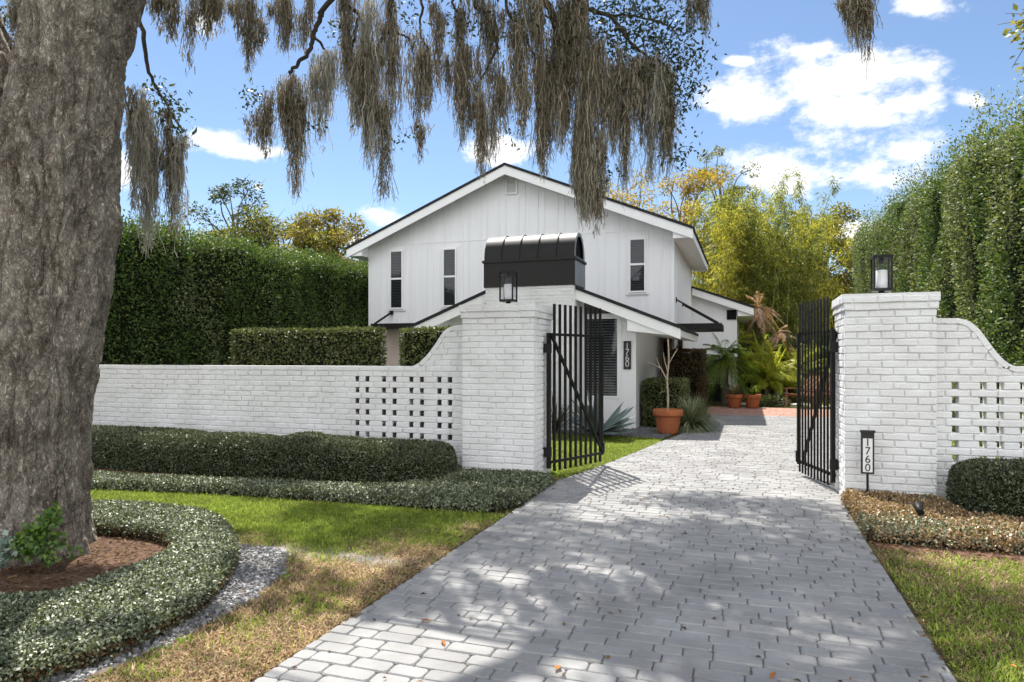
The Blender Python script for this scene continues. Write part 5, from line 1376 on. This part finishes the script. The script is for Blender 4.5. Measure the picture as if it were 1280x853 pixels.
palm('date_palm', (-.72,23.9,.02), 1.5, 64, 1.35, 'palm_leaf', 'small dark green date palm against the white lattice wall, left of the yellow green palms', tr=.11, leafl=.27, leafw=.014, droop=1.25, ev=(-.45,1.35), fresh=64)
palm('areca_palm', (.45,26.4,.0), .75, 17, 1.75, 'palm_yellow', 'bright yellow green palm clump behind the small terracotta pots', multi=4, tr=.05, leafl=.34, leafw=.026, ev=(.3,1.4), droop=.95)
palm('areca_palm', (1.75,28.0,.0), .9, 16, 1.9, 'palm_yellow', 'yellow green palm clump beside the right gate, behind the left wooden chair', multi=4, tr=.05, leafl=.38, leafw=.028, ev=(.3,1.4), droop=.95)
palm('areca_palm', (-.15,27.6,.0), 2.0, 13, 1.2, 'palm_yellow', 'tall spiky bright green palm at the eave of the rear wing', multi=2, tr=.05, leafl=.3, leafw=.026, ev=(.3,1.4), droop=.6)
palm('areca_palm', (3.0,30.0,.0), 1.2, 15, 2.0, 'palm_leaf', 'green palm clump behind the bars of the right gate', multi=4, tr=.05, leafl=.4, leafw=.03, ev=(.3,1.4), droop=.95)
palm('areca_palm', (1.1,30.2,.0), 1.6, 14, 1.8, 'palm_leaf', 'darker green palm clump between the dead palms and the stepping stone path', multi=3, tr=.05, leafl=.36, leafw=.03, ev=(.2,1.4), droop=.95)
palm('dried_palm', (.30,29.0,.0), 3.6, 26, 1.0, 'dry_frond', 'dead palm with curled pinkish brown fronds in front of the bamboo', lean=(.1,0), tr=.07, leafl=.24, leafw=.035, ev=(-1.0,1.5), droop=1.0, fresh=26)
palm('dried_palm', (.95,29.0,.0), 2.5, 18, 1.0, 'dry_frond', 'smaller dead brown palm hanging over the yellow green palms', lean=(.15,0), tr=.06, leafl=.24, leafw=.035, ev=(-1.0,1.2), droop=1.0, fresh=24)
for i, (x, y, r, h, m, lb) in enumerate([(-.3,31.5,1.5,2.4,'far_green','dark rounded shrub behind the dead palms'),(1.6,33,1.6,2.6,'far_green','dark green shrub at the end of the stepping stone path'),(3.4,33.5,1.6,2.8,'far_green','dark leafy shrub behind the right gate bars'),
                                    (-.25,25.2,.5,.45,'low_leaf','low dark ground shrub behind the small terracotta pots'),(.75,23.4,.55,.32,'low_leaf','low clipped groundcover mound right of the small pots'),(2.4,25.2,.5,.7,'brom','reddish leaved plant behind the wooden chair'),(1.9,26.0,.4,.6,'autumn_green','yellow leaved plant beside the wooden chair')]):
    leaf_plant('shrub', (x, y, .02), (r, r*.8, h), int(900+r*h*900), .10 if h < 1 else .17, m, lb, 'shrub', flat=1.0, W=.5)

# lattice and planter
t = empty('lattice_screen', (-1.15, 25.9, 0), 'white lattice screen on the wall behind the date palm', 'lattice')
b = MB()
for k in range(11): x = -1.66+k*.1; b.box(x-.012, x+.012, 25.93, 25.95, .45, 1.62)
for k in range(12): z = .5+k*.1; b.box(-1.68, -.64, 25.905, 25.928, z-.012, z+.012)
b.build('slats', ['dark_metal'], t)
b = MB(); b.box(-1.7, -.62, 25.955, 25.985, .4, 1.66); b.build('backing', ['trim'], t)
b = MB(); b.box(-1.78, -.6, 25.3, 25.34, .02, .58); b.box(-1.78, -1.74, 25.34, 25.8, .02, .58); b.box(-.64, -.6, 25.34, 25.8, .02, .58); b.box(-1.74, -.64, 25.34, 25.8, .02, .50); b.box(-1.8, -.58, 25.28, 25.342, .581, .61)
tag(b.build('planter_box', ['dark_metal']), 'long black planter box below the white lattice', 'planter')

# wooden garden chairs
def chair(x, y, rot, label):
    t = empty('garden_chair', (x, y, .02), label, 'chair', 'wooden garden chairs')
    ca, sa = math.cos(rot), math.sin(rot)
    T = lambda u, v, w_: (x+u*ca-v*sa, y+u*sa+v*ca, .02+w_)
    def part(name, bars):
        b = MB()
        for a, c, w_, h in bars: b.bar(T(*a), T(*c), w_, h)
        b.build(name, ['wood'], t)
    for s in (-.27, .27):
        part('leg', [((s,-.25,0),(s,-.25,.42),.05,.05)]); part('leg', [((s,.3,0),(s,.22,.40),.05,.05)])
        part('armrest', [((s,-.3,.60),(s,.30,.58),.08,.03),((s,-.25,.42),(s,-.25,.585),.045,.045)])
    part('seat', [((-.29,-.27+.085*k,.43-.012*k),(.29,-.27+.085*k,.43-.012*k),.07,.024) for k in range(7)]+[((-.27,-.29,.395),(-.27,.3,.33),.04,.06),((.27,-.29,.395),(.27,.3,.33),.04,.06)])
    part('backrest', [((-.25+.083*k,.27,.36),(-.25+.083*k,.62,1.02),.06,.02) for k in range(7)]+[((-.3,.60,1.0),(.3,.60,1.0),.03,.07),((-.3,.34,.5),(.3,.34,.5),.03,.06)])
    return t
chair(1.52, 22.75, R(-52), 'brown wooden garden chair at the left of the pair, partly hidden by the right gate')
chair(2.45, 23.1, R(-25), 'brown wooden garden chair seen only through the bars of the right gate')

# spotlight in the right border
sx, sy = 1.47, 7.02
t = empty('garden_spotlight', (sx, sy, 0), 'small dark garden spotlight in the bronze border near the number stake', 'spotlight')
b = MB(); b.bar((sx,sy,0), (sx,sy,.17), .02, .02); b.build('spike', ['dark_metal'], t)
b = MB(); b.tube([(sx,sy-.05,.165),(sx,sy+.02,.19),(sx,sy+.07,.21)], [.03,.034,.042], 12); b.build('lamp_head', ['dark_metal'], t)

# ------------------------------------------------------------------ background trees
def bamboo(base, r, nculm, H, label, m, spread=1.6, nl=950):
    t = empty('bamboo_clump', (base[0], base[1], 0), label, 'bamboo', 'bamboo clumps behind the rear wing')
    b = MB(); q = QM()
    for i in range(nculm):
        a = random.uniform(0, 2*PI); rr = r*math.sqrt(random.random()); h = H*random.uniform(.62, 1.0)
        x0, y0 = base[0]+rr*math.cos(a), base[1]+rr*math.sin(a); a2 = a+random.gauss(0, .6); sp = spread*random.uniform(.25, 1.1)
        ts = np.linspace(0, 1, 11)
        C = np.stack([x0+math.cos(a2)*sp*ts**2.3, y0+math.sin(a2)*sp*ts**2.3, h*(ts-.10*ts**3)], 1)
        b.tube([tuple(p) for p in C], [.035*(1-.85*u) for u in ts], 5)
        n = nl; tt = .10+.9*RNG.random(n)**.8
        # leaves gather on side twigs: layered plumes
        tw = np.round(tt*16)/16+RNG.normal(0, .014, n); tw = np.clip(tw, .05, 1)
        B = np.stack([np.interp(tw, ts, C[:, j]) for j in range(3)], 1)
        sd = (np.round(tt*16)*2.4+i)+RNG.normal(0, .5, n); el = RNG.random(n)*(.25+.75*np.sin(PI*np.clip(tw, .05, .97)))*.85
        B[:,0] += np.cos(sd)*el; B[:,1] += np.sin(sd)*el; B[:,2] += el*.30+RNG.normal(0, .16, n)
        D = np.stack([np.cos(sd)*.6, np.sin(sd)*.6, -.12*np.ones(n)], 1)+rvec(n)*.85
        leaves(q, B, D, rvec(n)+np.array([0,0,.8]), RNG.uniform(.15,.27,n), .042, 0, .1, .3)
    b.build('culms', ['culm'], t); q.build('foliage', [m], t)
bamboo((-1.4,34.0), 1.5, 34, 10.4, 'tall yellow green bamboo clump directly right of the house roof', 'bamboo_leaf', 1.7)
bamboo((.9,35.0), 1.9, 50, 11.4, 'tallest and fullest bamboo clump, darker green, behind the dead palms', 'bamboo_green', 1.7)
bamboo((2.7,36.4), 1.3, 26, 9.9, 'loose bamboo clump with pale tips, left of the yellowing tree by the tall hedge', 'bamboo_leaf', 1.8, 700)

def tree(base, H, cr, nclump, nl, m, label, L=.2, group=None, trunk_r=.2, cz=.62, flat=.8, crv=.28, lean=(0,0), gap=.0, name='tree'):
    t = empty(name, (base[0], base[1], 0), label, 'tree', group)
    b = MB(); bx, by = base; q = QM()
    cc = Vector((bx+lean[0], by+lean[1], H*cz))
    b.tube(curve_pts([(bx,by,-.1),(bx+lean[0]*.3+.1,by,H*.25),tuple(cc)], 6), [trunk_r*(1.1-.75*i/12) for i in range(13)], 9)
    for k in range(nclump):
        v = rvec(1)[0]*(.35+.65*random.random()**.5); v[2] = v[2]*flat+.08
        c = np.array(cc)+v*cr*np.array([1,1,(H*(1-cz))/cr])
        if c[2] < H*.15: continue
        mid = (np.array(cc)*.55+c*.45)+RNG.normal(0, .12*cr, 3)*np.array([1,1,.5])
        a0 = np.array([bx+lean[0]*.7, by+lean[1]*.7, H*cz*random.uniform(.6,.95)])
        b.tube(curve_pts([tuple(a0), tuple(mid), tuple(c)], 5), [trunk_r*.32*(1-.88*i/10)+.006 for i in range(11)], 5)
        r = cr*crv*random.uniform(.6,1.25)
        clump(q, c, r, int(nl*random.uniform(.6,1.3)), L, .5, 0, .7)
        for _ in range(3):
            e = c+rvec(1)[0]*r*1.5; b.tube([tuple(c), tuple((c+e)/2+RNG.normal(0,.06,3)), tuple(e)], [.014,.01,.005], 4)
    b.build('trunk', ['grey_trunk'], t); q.build('crown', [m], t)
    return t
AL = 'autumn trees beyond the left hedge'
tree((-29.0,29.6), 10.3, 3.0, 46, 170, 'autumn_green', 'thin yellowing tree beyond the tall left hedge, closest to the oak trunk', .17, AL)
tree((-25.3,30.0), 11.4, 2.3, 24, 150, 'far_green', 'upright grey green tree with dead twigs, highest of those beyond the tall left hedge', .17, AL, lean=(-.8,0), cz=.72)
tree((-24.2,31.5), 10.9, 3.2, 52, 260, 'autumn_green', 'broad yellow brown tree beyond the middle of the tall left hedge', .17, AL)
tree((-21.9,32.5), 9.9, 2.4, 40, 240, 'olive_leaf', 'small rounded golden tree beyond the tall left hedge, nearest the house', .17, AL, cz=.7)
tree((-20.4,34), 8.6, 1.1, 9, 130, 'far_green', 'slim dark treetop beside the brown neighbouring roof', .17, AL, cz=.75)
AR = 'golden trees behind the house'
tree((-6.6,41), 13.6, 3.2, 36, 200, 'autumn', 'golden tree rising behind the right slope of the house roof', .17, AR)
tree((-3.6,42), 14.6, 3.2, 42, 220, 'autumn', 'taller orange gold tree between the house roof and the bamboo', .17, AR)
tree((-1.2,45), 15.6, 2.0, 18, 120, 'autumn_green', 'thin green treetop poking up behind the bamboo', .17, AR, cz=.75)
AT = 'yellowing trees by the right hedge'
tree((3.4,41.5), 11.0, 2.6, 50, 240, 'autumn_green', 'leaning yellow and brown tree between the bamboo and the tall right hedge', .17, AT, lean=(.4,0), cz=.58)
tree((5.0,39), 7.6, 2.0, 50, 260, 'autumn_green', 'lower bright yellow green tree next to the end of the tall right hedge', .17, AT, cz=.52)
tree((7.2,36), 6.2, 2.0, 44, 240, 'far_green', 'green tree just behind the far end of the tall right hedge', .17, AT, cz=.5)
tree((8.3,16.0), 10.0, 2.2, 44, 200, 'autumn_green', 'tree with rusty leaves leaning in above the tall right hedge at the corner', .15, None, lean=(-.9,-.3), cz=.78, trunk_r=.18)
# far wood closing the view
q = QM()
n = 26000; X = RNG.uniform(-75, 60, n); Y = 62+RNG.normal(0, 2.5, n)+((X+5)/60)**2*-6
Hh = 5.5+3.5*fbm(np.stack([X*.16, Y*.0, X*0], 1), 41, 3)
C = np.stack([X, Y, Hh*RNG.random(n)**.8], 1)
leaves(q, C, rvec(n), rvec(n)+np.array([0,-.6,.4]), RNG.uniform(.5,.9,n), .4, 0)
tag(q.build('far_woods', ['far_green']), kind='stuff')
# neighbour's house
t = empty('neighbour_house', (-26.5, 39, 0), 'brown roofed neighbouring house showing just above the tall left hedge', 'house')
b = MB(); b.box(-31, -25.2, 38.6, 46, 0, 7.4); b.build('wall', ['pink'], t)
b = MB()
b.prism([(-32,38.0,7.3),(-24.6,38.0,7.3),(-28.0,38.0,9.0)][::1], (0,8.6,0)); b.build('roof', ['brown_roof'], t)
